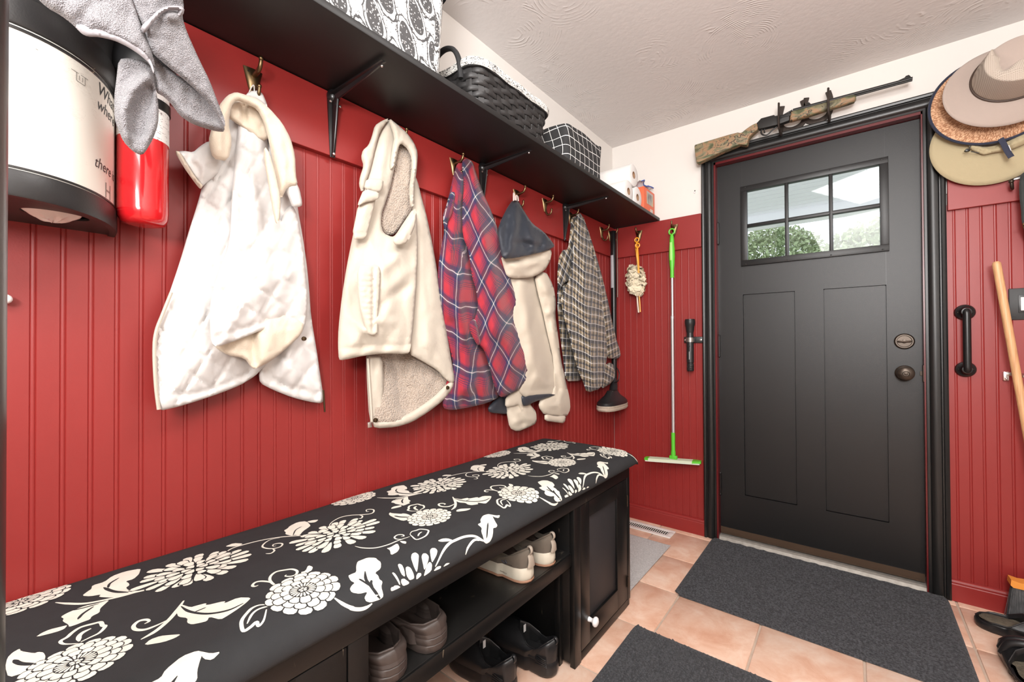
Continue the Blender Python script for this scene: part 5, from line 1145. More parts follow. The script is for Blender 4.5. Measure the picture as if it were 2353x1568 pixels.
# ------------------------------------------------------------ mats and floor register
def mat_mesh(name, lab, x0, x1, y0, y1, h, r, material, rib, along, amp):
    if along == 'x': ys = np.arange(y0, y1+.0001, rib/4); xs = np.linspace(x0, x1, 60)
    else: xs = np.arange(x0, x1+.0001, rib/4); ys = np.linspace(y0, y1, 60)
    XX, YY = np.meshgrid(xs, ys, indexing='ij')
    ins = np.ones_like(XX, bool)
    # pull the corner points in onto the rounded outline
    for cx, cy, sx, sy in ((x0+r, y0+r, -1, -1), (x1-r, y0+r, 1, -1), (x0+r, y1-r, -1, 1), (x1-r, y1-r, 1, 1)):
        dx, dy = (XX-cx)*sx, (YY-cy)*sy; m = (dx > 0) & (dy > 0); d = np.hypot(dx, dy); k = np.where(m & (d > r), r/np.maximum(d, 1e-6), 1)
        XX = np.where(m, cx+(XX-cx)*k, XX); YY = np.where(m, cy+(YY-cy)*k, YY)
    ed = np.minimum(np.minimum(XX-x0, x1-XX), np.minimum(YY-y0, y1-YY)); e = np.clip(ed/.006, 0, 1)
    q = (YY if along == 'x' else XX)/rib*2*PI; wob = smooth_noise(XX, YY, .13, .09, 5)*.35
    Z = .0012+(h+amp*np.maximum(0, np.sin(q+wob*2))*(1+.4*smooth_noise(XX, YY, .05, .04, 8)))*e
    g = G().grid(np.stack([XX, YY, Z], -1)); o = build(name, g, material, None, True, sharp=180); return tag(o, lab, 'mat')
def mat_fibre(name, c0, c1):
    n = NT(name); v = n.mapv(1.0); w = n.noise(v, 160, 4, .7); w2 = n.noise(v, 7, 3)
    n.color(n.mix(w.step(.35, .72), c0, c1)).set(.95, sheen=.1); n.bump(n.noise(v, 420, 3)+w2*.3, .7, .003); return n.m
DM = mat_fibre('charcoal_mat_fibre', (.016, .0165, .019), (.075, .077, .085))
mat_mesh('door_mat', 'dark ribbed mat lying in front of the black door', .580, 1.497, 1.872, 2.532, .0065, .035, DM, .0130, 'x', .0050)
mat_mesh('door_mat', 'dark ribbed mat at the bottom of the view beside the bench', .535, 1.22, .74, 1.579, .0065, .035, DM, .0130, 'y', .0050)
mat_mesh('grey_mat', 'pale grey carpet mat on the floor behind the bench end', .02, .441, 1.745, 2.306, .007, .03, mat_fibre('pale_grey_pile', (.44, .43, .42), (.62, .61, .60)), .05, 'y', .0002)
t = thing('floor_register', 'white slotted floor vent beside the red baseboard', 'vent', (.25, 2.442, 0))
g = G(); vx0, vx1, vy0, vy1 = .090, .398, 2.390, 2.494
for b in ((vx0, vx1, vy0, vy0+.028), (vx0, vx1, vy1-.026, vy1), (vx0, vx0+.018, vy0+.026, vy1-.024), (vx1-.026, vx1, vy0+.026, vy1-.024)): g.box(*b, .0005, .006, bev=.0018)
build('frame', g, VENTW, t, True); build('well', G().box(vx0+.01, vx1-.01, vy0+.02, vy1-.02, .0004, .0010), plain('dark_vent_well', (.02, .018, .016), .9), t)
for k in range(23):
    x = vx0+.020+k*.0117
    build('louver', G().box(x-.0019, x+.0019, vy0+.0275, vy1-.0255, .0030, .0052), VENTW, t)
# ------------------------------------------------------------ tools on the far wall, left of the door
GRN = plain('lime_green_plastic', (.10, .52, .035), .35); GRND = plain('pale_green_grip', (.36, .70, .18), .5); YEL = plain('amber_plastic', (.80, .33, .025), .35)
t = thing('flat_mop', 'lime green flat mop with silver pole hanging left of the door', 'mop', (.39, 2.49, .40))
mx, my = .389, 2.492
build('handle', G().lathe([(.006, 1.702), (.010, 1.69), (.012, 1.675), (.013, 1.645), (.0155, 1.615), (.0165, 1.575), (.014, 1.535), (.0105, 1.50), (.0105, 1.46), (.012, 1.452), (.001, 1.451)], (mx, my, 0), 'z', 20), GRN, t, True)
build('hang_ring', G().tube([(mx+.0155*math.cos(a), my, 1.717+.0165*math.sin(a)) for a in np.linspace(0, 2*PI, 20, endpoint=False)], .0042, 8, closed=True), GRN, t, True)
build('grip', G().box(mx-.008, mx+.006, my-.0165, my-.010, 1.55, 1.655, bev=.003), GRND, t, True)
build('pole', G().lathe([(.0072, 1.455), (.0072, 1.235)], (mx, my, 0), 'z', 16).lathe([(.0075, 1.235), (.0098, 1.232), (.0098, 1.216), (.0092, 1.214), (.0092, .565), (.001, .565)], (mx-.001, my, 0), 'z', 16), ALU, t, True)
build('socket', G().lathe([(.0105, .567), (.0110, .56), (.0105, .470), (.013, .455), (.013, .428), (.001, .427)], (mx-.002, my, 0), 'z', 16).box(mx-.022, mx+.020, my-.012, my+.012, .416, .436, bev=.004), GRN, t, True)
ca, sa = math.cos(math.radians(21)), math.sin(math.radians(21))
def hd(u, v, z): return (mx-.003+u*ca-v*sa*.3, my-.010+u*sa+v*ca, z)
g = G(); L2 = .150
for (u0, u1, m) in ((-L2, -L2+.022, 0), (-L2+.022, L2-.045, 1), (L2-.045, L2, 0)):
    v = [hd(u, q, z) for u in (u0, u1) for q in ((-.024, .030) if abs(u) < L2-.001 else (-.016, .024)) for z in (.404, .417)]
    g.add(v, [(0, 1, 3, 2), (4, 6, 7, 5), (0, 4, 5, 1), (2, 3, 7, 6), (0, 2, 6, 4), (1, 5, 7, 3)], m)
build('mop_head', g, [GRN, plain('pale_mop_pad', (.60, .66, .50), .8)], t)
build('pad', G().add([hd(u, q, z) for u in (-L2+.006, L2-.006) for q in (-.0235, .029) for z in (.399, .405)], [(0, 1, 3, 2), (4, 6, 7, 5), (0, 4, 5, 1), (2, 3, 7, 6), (0, 2, 6, 4), (1, 5, 7, 3)]), plain('pale_mop_cloth', (.62, .64, .55), .9), t)

def duster(name, lab, x, y, z, tip):
    t = thing('duster', lab, 'duster', (x, y, z), 'yellow handled dusters')
    build('hang_ring', G().tube([(x+.0120*math.cos(a), y, z+.0130*math.sin(a)) for a in np.linspace(0, 2*PI, 18, endpoint=False)], .0040, 8, closed=True), YEL, t, True)
    build('handle', G().tube(bez([(x, y, z-.012), (x-.001, y-.002, z-.05), (x+.004, y-.003, z-.10), (x+.006, y, z-.165)], 5), [.0055, .007, .0085, .0098, .011, .012, .0125, .012, .011, .0105, .010, .0095, .009, .0088, .0085, .008], 12, flat=.7), YEL, t, True)
    return t
t = duster('duster', 'yellow handled fluffy duster hanging on the far wall hook', .184, 2.485, 1.700, True)
FLUF = plain('dusty_cream_fluff', (.74, .66, .49), .95, var=.35, scale=30); q = np.random.default_rng(4); g = G()
cx, cy, cz = .176, 2.487, 1.462
for k in range(330):
    a = q.uniform(0, 2*PI); hz = q.uniform(-1, 1); rr = .010+.038*math.sqrt(max(0, 1-.85*hz*hz))*q.uniform(.62, 1.15); w = q.uniform(.012, .022)
    c = np.array([cx+rr*math.cos(a), cy+min(.8, 1)*rr*math.sin(a)*.9, cz+hz*.082-.010*math.cos(a)]); n_ = np.array([math.cos(a), math.sin(a), .6*hz+q.normal()*.3]); n_ /= np.linalg.norm(n_)
    tx = np.cross(n_, (0, 0, 1)); tx /= np.linalg.norm(tx)+1e-9; ty = np.cross(n_, tx); rot = q.uniform(-1.2, 1.2); tx, ty = tx*math.cos(rot)+ty*math.sin(rot), ty*math.cos(rot)-tx*math.sin(rot)
    v = [c-tx*w*.6-ty*w*.6, c+tx*w*.6-ty*w*.5, c+tx*w*.7+ty*w*.5+n_*w*.7, c-tx*w*.5+ty*w*.7+n_*w*.5, c+n_*w*.35]; g.add(v, [(0, 1, 4), (1, 2, 4), (2, 3, 4), (3, 0, 4)])
fl = stuff(build('fluff', g, FLUF, t, True, flip=False)); 
build('fluff_core', G().sphere((cx, cy, cz), (.024, .022, .078), 16), FLUF, t, True)
build('white_wand', G().tube(bez([(.190, 2.484, 1.57), (.181, 2.486, 1.46), (.183, 2.486, 1.36), (.192, 2.485, 1.262)], 4), .0075, 10, flat=.6), plain('ivory_plastic', (.70, .64, .54), .5), t, True)
build('wand_edge', G().tube(bez([(.1955, 2.482, 1.37), (.200, 2.482, 1.33), (.2035, 2.482, 1.265)], 4), .0036, 8), YEL, t, True)
duster('duster', 'second yellow duster handle, lower and just right of the fluffy one', .199, 2.458, 1.660, False)

t = thing('flashlight', 'black flashlight clipped upright to the red wall beside the door', 'flashlight', (.479, 2.512, 1.06)); fx, fy = .479, 2.513
build('barrel', G().lathe([(.001, .920), (.0165, .920), (.0185, .925), (.0185, .960), (.0165, .962), (.0165, .966), (.0190, .969), (.0190, 1.115), (.0175, 1.125), (.0175, 1.140), (.001, 1.141)], (fx, fy, 0), 'z', 28), BLKP, t, True, sharp=30)
build('head', G().lathe([(.001, 1.135), (.018, 1.135), (.021, 1.150), (.0225, 1.170), (.0265, 1.180), (.0280, 1.190), (.0280, 1.2050), (.026, 1.2065), (.0255, 1.212), (.022, 1.212), (.018, 1.205), (.001, 1.204)], (fx, fy, 0), 'z', 28), BLKP, t, True, sharp=30)
for k in range(3): build('grip_ring', G().lathe([(.0186, .9265+.010*k), (.0196, .929+.010*k), (.0186, .9315+.010*k)], (fx, fy, 0), 'z', 28, cap=False), BLKP, t, True)
build('switch_button', G().lathe([(.001, 0), (.005, 0), (.0045, .002), (.001, .0025)], (fx, fy-.0188, 1.06), '-y', 12), RUB, t, True)
build('printed_mark', G().box(fx-.0015, fx+.0015, fy-.0194, fy-.0186, .985, 1.03), plain('pale_mark', (.4, .4, .4), .5), t)
b = thing('flashlight_bracket', 'black wall clip with bright plate around the flashlight', 'bracket', (fx, LY, 1.095))
build('wall_plate', G().box(.438, .5385, LY-.013, LY-.0005, 1.078, 1.113, bev=.003), BLKP, b, True)
g = G(); g.grid([[(fx+.0215*math.cos(a), fy+.0215*math.sin(a), z) for a in np.linspace(PI*.97, 2.03*PI, 20)] for z in (1.083, 1.108)]).grid([[(fx+.0235*math.cos(a), fy+.0235*math.sin(a), z) for a in np.linspace(PI*.97, 2.03*PI, 20)] for z in (1.083, 1.108)])
build('clip_arm', g, plain('worn_chrome', (.35, .33, .31), .3, .9, var=.7, scale=120), b, True)
for x in (.446, .530): build('screw', G().lathe([(.001, 0), (.0055, 0), (.005, .003), (.001, .004)], (x, LY-.0128, 1.095), '-y', 12), STEEL, b, True)
t = thing('wall_anchor', 'small white plastic anchor with dark hole in the white wall', 'wall anchor', (.512, LY, 1.925))
p = atY(1597, 441, LY)
build('anchor_body', G().lathe([(.001, 0), (.0055, 0), (.0055, .004), (.004, .006), (.003, .006), (.0025, .001)], (p[0], LY-.0005, p[2]-.004), '-y', 14), WHITEP, t, True); build('anchor_hole', G().lathe([(.001, .0), (.003, .0), (.003, .002), (.001, .0022)], (p[0], LY-.0004, p[2]+.006), '-y', 12), RUB, t, True)

# ------------------------------------------------------------ stick mop in the corner
t = thing('corner_mop', 'black tube mop hanging in the far left corner behind the checked shirt', 'mop', (.045, 2.46, .70)); vx, vy = .043, 2.462
build('tube', G().lathe([(.001, .80), (.0165, .80), (.0165, 1.30), (.0175, 1.301), (.0175, 1.765), (.015, 1.772), (.001, 1.773)], (vx, vy, 0), 'z', 24), BLKM, t, True)
build('grey_sleeve', G().lathe([(.0180, 1.42), (.0184, 1.421), (.0184, 1.62), (.0180, 1.621)], (vx, vy, 0), 'z', 24, cap=False, a0=-2.4, a1=-1.2), plain('grey_sticker', (.38, .38, .40), .4), t, True)
build('side_rod', G().tube([(vx+.030, vy-.010, 1.76), (vx+.030, vy-.010, 1.36)], .0030, 8), BRONZE, t, True)
build('neck', G().tube(bez([(vx, vy, .86), (vx+.006, vy-.02, .82), (vx+.018, vy-.06, .775)], 4), [.0165, .0175, .019, .021, .023, .024, .025, .025, .025], 14), BLKP, t, True)
hx, hy = .085, 2.345
build('head', G().add(*(lambda R: ([p for r in R for p in r], [(i*24+j, i*24+(j+1) % 24, (i+1)*24+(j+1) % 24, (i+1)*24+j) for i in range(len(R)-1) for j in range(24)]+[tuple((len(R)-1)*24+j for j in range(24))]))([[(hx+a*.058*math.copysign(abs(math.cos(q))**.7, math.cos(q)), hy+b*.138*math.copysign(abs(math.sin(q))**.7, math.sin(q)), z) for q in np.linspace(0, 2*PI, 24, endpoint=False)] for a, b, z in ((1, 1, .722), (1, 1, .738), (.85, .85, .752), (.55, .5, .775), (.4, .3, .80))])), BLKP, t, True)
build('mop_cloth', G().add(*(lambda R: ([p for r in R for p in r], [(i*32+j, i*32+(j+1) % 32, (i+1)*32+(j+1) % 32, (i+1)*32+j) for i in range(len(R)-1) for j in range(32)]+[tuple(range(32))]))([[(hx+a*.060*math.copysign(abs(math.cos(q))**.7, math.cos(q)), hy+b*.142*math.copysign(abs(math.sin(q))**.7, math.sin(q)), z) for q in np.linspace(0, 2*PI, 32, endpoint=False)] for a, b, z in ((.92, .95, .692), (1, 1, .700), (1, 1, .708), (.97, .985, .710), (1, 1, .713), (1, 1, .7225), (.9, .9, .7235))])), plain('tan_mop_cloth', (.42, .35, .28), .95, var=.2, scale=80, bump=.8, bscale=400), t, True)
build('white_sticker', G().box(hx+.018, hx+.0186, hy-.035, hy-.01, .775, .80), WHITEP, t)
build('cord_loop', G().tube(bez([(vx+.03, vy-.03, .93), (vx+.055, vy-.05, .90), (vx+.052, vy-.06, .855), (vx+.02, vy-.04, .84)], 5), .003, 8), RUB, t, True)

# ------------------------------------------------------------ right of the door
t = thing('grab_bar', 'black metal pull handle screwed to the red wall right of the door', 'grab bar', (1.558, LY, 1.08))
for z in (1.197, .962):
    f = build('flange', G().lathe([(.001, 0), (.0315, 0), (.0320, .006), (.0290, .013), (.019, .018), (.0155, .026), (.0155, .045), (.001, .048)], (1.558, LY, z), '-y', 32), BLKM, t, True)
    for x in (-.021, .021): build('screw', G().sphere((1.558+x, LY-.0135, z), .004, 8), BRONZE, f, True)
build('bar', G().tube(bez([(1.558, LY-.028, 1.208), (1.558, LY-.041, 1.197), (1.558, LY-.044, 1.17), (1.558, LY-.044, .99), (1.558, LY-.041, .963), (1.558, LY-.028, .952)], 5), .0125, 16), BLKM, t, True)
t = thing('switch_plate', 'black switch plate with a white rocker on the red wall', 'switch', (1.74, LY, 1.222))
build('plate', G().box(1.679, 1.800, LY-.006, LY-.0005, 1.160, 1.284, bev=.003), RUB, t, True)
for x in (1.722, 1.768):
    build('rocker_frame', G().box(x-.018, x+.018, LY-.0075, LY-.005, 1.187, 1.257, bev=.001), BLKP, t, True); build('rocker', G().box(x-.0125, x+.0125, LY-.010, LY-.007, 1.196, 1.248, bev=.0015), WHITEP if x < 1.75 else BLKP, t, True)
    for z in (1.178, 1.266): build('screw', G().lathe([(.001, 0), (.003, 0), (.0025, .001), (.001, .0012)], (x, LY-.006, z), '-y', 10), STEEL, t, True)
t = thing('broom_clip', 'small steel spring clip on the red wall gripping the broom handle', 'clip', (1.67, LY, .94))
build('plate', G().box(1.660, 1.674, LY-.018, LY-.0005, .922, .956, bev=.001), STEEL, t, True)
build('spring_arm', G().tube(bez([(1.668, LY-.014, .946), (1.682, LY-.020, .948), (1.694, LY-.040, .946), (1.704, LY-.058, .945), (1.706, LY-.070, .943)], 4), .0055, 10, flat=1.5), STEEL, t, True)
build('screw', G().sphere((1.667, LY-.0185, .929), .004, 10), STEEL, t, True)
t = thing('broom', 'broom with orange block and grey bristles leaning in the right corner', 'broom', (1.77, 2.475, 0))
a_, b_ = np.array([1.6340, 2.470, 1.386]), np.array([1.768, 2.470, .165]); ax_ = (a_-b_)/np.linalg.norm(a_-b_)
build('handle', G().tube([b_, b_+ax_*.4, b_+ax_*.9, a_-ax_*.012, a_-ax_*.004, a_], [.0125, .0125, .0125, .0125, .011, .007], 18), WOODH, t, True)
build('block', G().prism([(1.655, .150), (1.662, .143), (1.880, .143), (1.885, .165), (1.80, .172), (1.78, .195), (1.755, .195), (1.735, .172), (1.68, .166), (1.657, .171)], 2.452, 2.500, 'y'), plain('orange_block', (.78, .30, .05), .4), t, True)
BRI = plain('dark_bristle', (.075, .075, .077), .6, var=.7, scale=60); q = np.random.default_rng(9); g = G()
for k in range(2200):
    x = q.uniform(1.662, 1.876); y = q.uniform(2.456, 2.496); ex = (x-1.77)*.10+q.normal()*.004; ey = (y-2.475)*.5+q.normal()*.003; w = .0009; z1 = q.uniform(.002, .012)
    g.add([(x-w, y, .145), (x+w, y, .145), (x+ex+w, y+ey, z1), (x+ex-w, y+ey, z1)], [(0, 1, 2, 3)])
stuff(build('bristles', g, BRI, t, flip=False)); build('bristle_core', G().box(1.672, 1.866, 2.466, 2.486, .03, .146), BRI, t)

# hook rail, hats, dark jacket
t = thing('hat_rack', 'dark metal hook rail behind the hats on the far wall', 'hook rail', (1.7, LY-.02, 1.73))
build('rail', G().box(1.681, 1.96, LY-.026, LY-.0195, 1.706, 1.724, bev=.001), plain('grey_steel_rail', (.20, .19, .18), .35, .9), t, True)
for x in (1.688, 1.80, 1.91):
    h = build('hook', G().tube(bez([(x, LY-.027, 1.722), (x, LY-.030, 1.690), (x-.002, LY-.042, 1.668), (x-.007, LY-.060, 1.672), (x-.009, LY-.066, 1.690)], 5), .0048, 10), BRONZE, t, True)
    build('ball_tip', G().sphere((x-.009, LY-.066, 1.692), .0080, 12), BRONZE, h, True)
for x in (1.90,): build('upper_hook', G().tube(bez([(x, LY-.027, 1.715), (x, LY-.045, 1.73), (x, LY-.075, 1.80), (x, LY-.080, 1.90)], 5), .004, 8), BRONZE, t, True)
def hat(t, c, rx, rz, crx, crz, H, brim, crown, curl=.02, pinch=True, thick=.004, tilt=(0, 0), off=(0, .035), band=None, edge=None):
    """brim facing the room (-y); crown comes out towards the room"""
    nA = 72; ph = np.linspace(0, 2*PI, nA, endpoint=False); cx, cy, cz = c
    def P(u, w, h): return (cx+u, cy-h+tilt[0]*u+tilt[1]*w, cz+w)
    rows = []
    for f in np.linspace(0, 1, 9):
        rows.append([P((crx+(rx-crx)*f)*math.cos(a)+off[0]*(1-f), (crz+(rz-crz)*f)*math.sin(a)+off[1]*(1-f), curl*f*f*math.cos(2*a)+.004*math.sin(3*a+1)*f) for a in ph])
    back = [[(p[0], p[1]+thick, p[2]) for p in r] for r in rows[::-1]]
    build('brim', G().grid(rows+back, wrap=True), brim, t, True, sharp=180)
    if edge is not None: build('brim_trim', G().tube([tuple(np.array(p)+np.array([0, thick/2, 0])) for p in rows[-1]], .0065, 8, closed=True, flat=.8), edge, t, True)
    rows = []; N = 22; dent = set()
    for k in range(N+1):
        f = k/N; r = []
        for a in ph:
            s = (1-.20*f**1.5) if f < .75 else (1-.20*.75**1.5)*math.sqrt(max(0, 1-((f-.75)/.25)**2*.995))
            h = H*(min(f, .75)/.75)**.9 if f < .75 else H*(1+.05*(f-.75)/.25)
            u, w = crx*s*math.cos(a), crz*s*math.sin(a)
            if pinch:
                da, db = (u+.06)*.61+(w+.045)*.80, (u+.06)*.80-(w+.045)*.61; sd = np.clip((1.15*da-abs(db))/.030, 0, 1); sd = sd*sd*(3-2*sd); h = h-.030*sd*np.clip((f-.40)/.35, 0, 1)+.006*np.exp(-((1.15*da-abs(db))/.012)**2)*np.clip((f-.4)/.3, 0, 1)
                if sd > .5 and f > .42: dent.add((k, int(round(a/(2*PI)*nA))))
            r.append(P(u+off[0], w+off[1]*(1+.25*f), h))
        rows.append(r)
    rows.append([tuple(np.mean(rows[-1], 0))]*nA)
    g = G().grid(rows, wrap=True); g.mi = [1 if (i//nA, i % nA) in dent or i//nA > N-1 and pinch else 0 for i in range(len(g.f))]
    build('crown', g, [crown, brim], t, True, sharp=180)
    if band is not None: build('hat_band', G().tube([P(crx*1.015*math.cos(a)+off[0], crz*1.015*math.sin(a)+off[1], .004) for a in ph], .0042, 8, closed=True), band, t, True)
FELT = fabric('taupe_felt', (.375, .305, .265), .92, 500, .25, .05, 0, .2)
def mesh_cloth():
    n = NT('taupe_mesh'); x, y, z = n.xyz(); k = 1/.0042
    m = (((x*k).fr()-.5).ab()+(((z+y)*k).fr()-.5).ab()).gt(.62); n.color(n.mix(m, (.46, .395, .33), (.30, .25, .21))).set(.9); n.bump(m*-1.0, .4, .001); return n.m
def straw_mat():
    n = NT('woven_straw'); x, y, z = n.xyz(); w = n.noise(n.mapv((34, 34, 60)), 1, 3, .6)
    a = n.node('ShaderNodeMath', operation='ARCTAN2'); n.nt.links.new(z.k, a.inputs[0]); n.nt.links.new((x-.007).k, a.inputs[1]); ang = S(n.nt, a.outputs[0])
    r = (((x-.007)*(x-.007)+z*z).pw(.5))*95
    b = n.voro(n.vec(ang*36+r.floor()*.5, r*1.2, 0.0), 1, 'F1', 'Distance', .75)
    c = n.ramp(w*.3+b*.7, [(.34, (.74, .47, .29)), (.48, (.62, .35, .20)), (.62, (.38, .18, .09))])
    n.color(n.mix(n.voro(n.mapv(1.0), 24).lt(.10)*n.noise(n.mapv(1.0), 9).gt(.55), c, (.16, .07, .035))).set(.7); n.bump(b, .8, .004); return n.m
OLV = fabric('olive_khaki_cloth', (.40, .335, .205), .85, 700, .25, .05); NVB = fabric('navy_binding', (.018, .022, .045), .8, 500, .2)
LEA = plain('brown_leather_cord', (.045, .024, .015), .5)
t = thing('olive_hat', 'khaki bucket hat hanging lowest of the three hats by the door', 'hat', (1.62, 2.50, 1.87))
cx, cy, cz = 1.632, 2.500, 1.872; ph = np.linspace(0, 2*PI, 72, endpoint=False)
rows = [[(cx+(.055+(.178-.055)*f)*math.cos(a), cy-.010*f*f*math.cos(2*a)-.018*(1-f), cz+.010*(1-f)+(.040+(.172-.040)*f)*math.sin(a)) for a in ph] for f in np.linspace(0, 1, 9)]
build('brim', G().grid(rows+[[(p[0], p[1]+.004, p[2]) for p in r] for r in rows[::-1]], wrap=True), OLV, t, True, sharp=180)
Kh = cr(2200, 320, 5.2288)
relief('crumpled_crown', t, OLV, Kh([(130, 70), (165, 62), (250, 80), (330, 100), (420, 110), (520, 70), (620, 20), (760, -60), (900, -100), (920, -20), (800, 60), (680, 110), (560, 140), (430, 160), (330, 182), (290, 175), (230, 150), (170, 120)]), 2.466, bulge=.032, R=12, folds=[(Kh([(180, 100), (300, 150), (345, 165)]), -.014, 4), (Kh([(350, 140), (480, 90), (620, 40)]), -.016, 4), (Kh([(200, 80), (330, 110)]), .006, 4)], noise=(.004, 18, 14), step=3, plane='y')
p = atY(*Kh([(118, 138)])[0], 2.455); k_ = build('cord_lock', G().sphere(tuple(p), (.009, .007, .006), 14).lathe([(.001, 0), (.006, 0), (.005, .006), (.001, .007)], (p[0]-.002, p[1]-.005, p[2]), '-y', 12), BLKP, t, True)
for Q in ([(140, 115), (155, 90), (168, 72)], [(160, 150), (200, 155), (262, 168)]): build('cord', G().tube(bez([atY(*q, 2.456) for q in Kh(Q)], 4), .0016, 6), RUB, t, True)
t = thing('straw_hat', 'woven straw hat with navy edge between the other two hats', 'hat', (1.627, 2.45, 2.02))
hat(t, (1.634, 2.450, 2.020), .184, .172, .095, .085, .055, straw_mat(), straw_mat(), curl=.012, pinch=False, edge=NVB, off=(0, .02))
q = [atY(*p, 2.432) for p in Kh([(520, -10), (560, 60), (600, 140), (650, 215)])]
A = [[tuple(p+np.array([-.0075, 0, -.004])), tuple(p+np.array([0, -.002, 0])), tuple(p+np.array([.0075, 0, .003]))] for p in bez(q, 5)]
g = G().grid(A).grid([[(x, y+.0018, z) for x, y, z in r] for r in A])
s_ = build('chin_strap', g, NVB, t, True)
p = atY(*Kh([(615, 112)])[0], 2.428); build('strap_mark', G().add([tuple(p+np.array(d)) for d in ((-.001, -.0012, .012), (.0012, -.0012, .012), (.007, -.0012, -.010), (.0048, -.0012, -.010))], [(0, 1, 2, 3)]), plain('white_stitch', (.6, .6, .6), .6), s_)
t = thing('tan_hat', 'wide brimmed taupe hat with mesh crown hanging frontmost of the hats', 'hat', (1.655, 2.36, 2.03))
hat(t, (1.655, 2.372, 2.030), .176, .150, .110, .096, .118, FELT, mesh_cloth(), curl=.018, band=LEA, off=(.014, .030))
fr_ = [(1.655+.014+.068*math.cos(a)*(1-.25*math.sin(a)), 2.372-.1085-.004*math.sin(a), 2.030+.036+.058*math.sin(a)+.004) for a in np.linspace(0, 2*PI, 40, endpoint=False)]
t = thing('dark_jacket', 'dark grey jacket hanging at the right edge beside the hats', 'jacket', (1.72, 2.45, 1.6))
relief('sleeve', t, fabric('dark_green_grey_cloth', (.028, .034, .032), .8, 500, .3, .1, 40), Kh([(760, 430), (800, 395), (900, 360), (1100, 350), (1250, 500), (1250, 1400), (1000, 1400), (860, 1180), (800, 1080), (775, 980), (770, 850), (752, 720), (745, 560)]), 2.470, bulge=.05, R=24, folds=[(Kh([(800, 500), (830, 800), (870, 1100)]), -.01, 8)], noise=(.004, 30, 60), step=5, plane='y')
relief('brass_zip', t, BRASS, Kh([(783, 1015), (800, 1000), (812, 1040), (800, 1070), (788, 1060)]), 2.430, bulge=.004, R=4, noise=(0, 1, 1), step=2, plane='y')

# ------------------------------------------------------------ rifle on horseshoe hooks above the door
def camo():
    n = NT('leaf_camouflage'); v = n.mapv((1, 1, 1)); a = n.noise(n.mapv((9, 9, 15)), 1, 3, .5, 1.6)
    c = n.ramp(a, [(.34, (.075, .085, .04)), (.42, (.155, .155, .085)), (.49, (.33, .185, .10)), (.55, (.21, .185, .11)), (.62, (.13, .12, .065)), (.7, (.06, .05, .03))])
    tw = (n.noise(n.mapv((13, 13, 22)), 1, 2, .5, 1.9)-.5).ab().lt(.014)
    n.color(n.mix(tw, c, (.055, .04, .025))).set(.6); return n.m
CAMO = camo(); GUN = plain('blued_steel', (.022, .021, .020), .45, .3, bump=.2, bscale=300)
K = cr(1580, 160, 4.357); YG = 2.472
t = thing('rifle', 'camouflage stocked rifle lying on horseshoe hooks above the black door', 'rifle', (.95, YG, 2.15))
def slab(name, px_, y0, y1, mat, bev=.004, parent=None, n=0):
    P = [atY(*q, YG) for q in K(chaikin(px_, n) if n else px_)]; bm = bmesh.new()
    a = [bm.verts.new((p[0], y0, p[2])) for p in P]; f = bm.faces.new(a); r = bmesh.ops.extrude_face_region(bm, geom=[f])
    for e in r['geom']:
        if isinstance(e, bmesh.types.BMVert): e.co.y = y1
    bmesh.ops.recalc_face_normals(bm, faces=bm.faces[:])
    ed = [e for e in bm.edges if abs(e.verts[0].co.y-e.verts[1].co.y) < 1e-6]
    if bev: bmesh.ops.bevel(bm, geom=ed, offset=bev, segments=3, profile=.5, affect='EDGES', clamp_overlap=True)
    return build(name, G().bm(bm), mat, parent or t, True, sharp=45)
slab('butt_stock', [(76, 772), (90, 762), (500, 641), (545, 648), (590, 610), (640, 575), (700, 545), (712, 608), (670, 640), (635, 672), (615, 700), (602, 764), (575, 768), (525, 760), (505, 768), (300, 856), (106, 950), (98, 945), (82, 840)], YG-.020, YG+.020, CAMO, .010, n=1)
slab('receiver', [(693, 548), (740, 498), (868, 464), (880, 474), (960, 460), (1050, 410), (1055, 425), (1026, 440), (1022, 520), (900, 565), (760, 598), (715, 608)], YG-.015, YG+.015, GUN, .004)
slab('bolt_rail', [(940, 470), (1045, 446), (1035, 474), (930, 500)], YG-.019, YG+.0, GUN, .001)
g = G(); ring = [atY(*q, YG) for q in K(bez([(745, 600), (736, 630), (752, 652), (785, 657), (815, 640), (850, 605), (895, 572)], 5))]
build('trigger_guard', G().tube(ring, .0038, 8), GUN, t, True)
build('trigger', G().tube([atY(*q, YG) for q in K(bez([(772, 596), (766, 615), (772, 634)], 4))], .0032, 8), GUN, t, True)
slab('fore_end', [(1034, 436), (1060, 424), (1390, 338), (1610, 272), (1660, 262), (1686, 272), (1688, 300), (1668, 328), (1610, 350), (1400, 412), (1190, 480), (1050, 520), (1022, 526)], YG-.0185, YG+.0185, CAMO, .010)
P0, P1 = atY(*K([(1055, 412)])[0], YG), atY(*K([(2252, 88)])[0], YG)
build('barrel', G().tube([P0, P0*.5+P1*.5, P1], [.0085, .0075, .0068], 16), GUN, t, True)
P0, P1 = atY(*K([(1060, 432)])[0], YG-.004), atY(*K([(2250, 106)])[0], YG-.004); build('under_rod', G().tube([P0, P1], .0042, 10), GUN, t, True)
slab('front_sight', [(2075, 128), (2170, 84), (2185, 66), (2215, 56), (2232, 70), (2238, 84), (2160, 112)], YG-.004, YG+.004, GUN, .001)
slab('rear_sight', [(1180, 378), (1190, 345), (1215, 330), (1232, 345), (1235, 368)], YG-.006, YG+.006, GUN, .001)
IRON = plain('rusty_iron', (.050, .038, .032), .6, .6, var=.5, scale=70)
YW = LY-.010
def horseshoe(Q, y, nm, par, flat=.5, r=.0085):
    o = build(nm, G().tube(bez([atY(*q, y) for q in K(Q)], 6), r, 10, flat=flat), IRON, par, True)
    return o
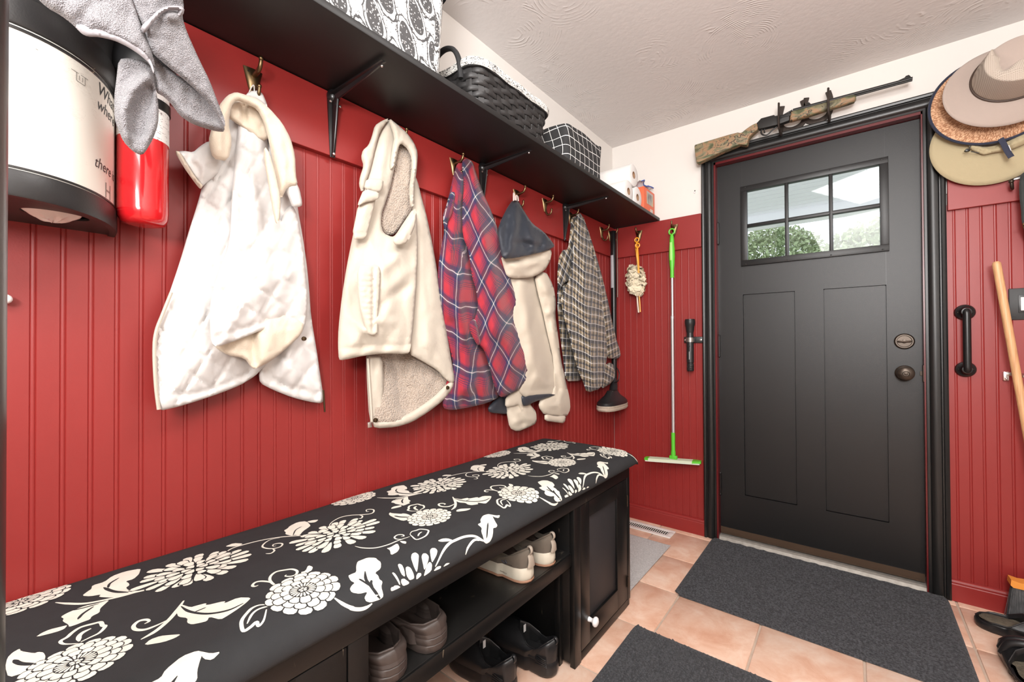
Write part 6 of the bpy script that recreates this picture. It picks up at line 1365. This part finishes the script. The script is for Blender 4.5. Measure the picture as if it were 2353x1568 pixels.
hs = thing('gun_rack', 'pair of iron horseshoe hooks holding the rifle above the door', 'rack', (1.0, LY, 2.15))
def ushoe(cx_px, dz0, w, h, nm):
    c = atY(*K([cx_px])[0], YW); P = [(c[0]-w*.82, YW, c[2]+h*1.32), (c[0]-w*.99, YW, c[2]+h*.85), (c[0]-w, YW, c[2]+h*.35), (c[0]-w*.72, YW, c[2]-h*.05), (c[0], YW, c[2]-h*.2), (c[0]+w*.72, YW, c[2]-h*.05), (c[0]+w, YW, c[2]+h*.35), (c[0]+w*.99, YW, c[2]+h*.85), (c[0]+w*.82, YW, c[2]+h*1.32)]
    B = bez(P, 6); A = []; n = len(B)
    for i, p in enumerate(B):
        tg = np.array(B[min(i+1, n-1)])-np.array(B[max(i-1, 0)]); tg /= np.linalg.norm(tg); nn = np.array([-tg[2], 0, tg[0]])
        A.append([tuple(p+nn*.011+np.array([0, .009, 0])), tuple(p+nn*.011), tuple(p+nn*.004+np.array([0, -.001, 0])), tuple(p-nn*.004+np.array([0, -.001, 0])), tuple(p-nn*.011), tuple(p-nn*.011+np.array([0, .009, 0]))])
    g = G().grid(A, wrap=True); g.f += [tuple(range(6)), tuple((n-1)*6+j for j in range(6))]; g.mi += [0, 0]
    build(nm, g, IRON, hs, True, sharp=50)
    for k in (8, 14, 34, 40):
        if k < n: build('nail', G().sphere((B[k][0], YW-.002, B[k][2]), .003, 8), STEEL, hs, True)
ushoe((1050, 560), 0, .052, .085, 'wall_horseshoe'); ushoe((1300, 480), 0, .052, .085, 'wall_horseshoe')
for q0, q1 in (((912, 335), (912, 600)), ((1408, 185), (1410, 455))):
    top, bot = atY(*K([q0])[0], YG-.034), atY(*K([q1])[0], YG-.034)
    P = bez([(top[0]+.004, YW, bot[2]+.085), (top[0]+.002, YW-.004, bot[2]+.022), (top[0], YW-.034, bot[2]+.004), (top[0], YG-.014, bot[2]+.006), (bot[0], YG-.034, bot[2]+.032), (top[0], YG-.036, (top[2]+bot[2])/2+.02), (top[0], YG-.030, top[2])], 6)
    build('hook_horseshoe', G().tube(P, .0085, 10, flat=.55), IRON, hs, True)
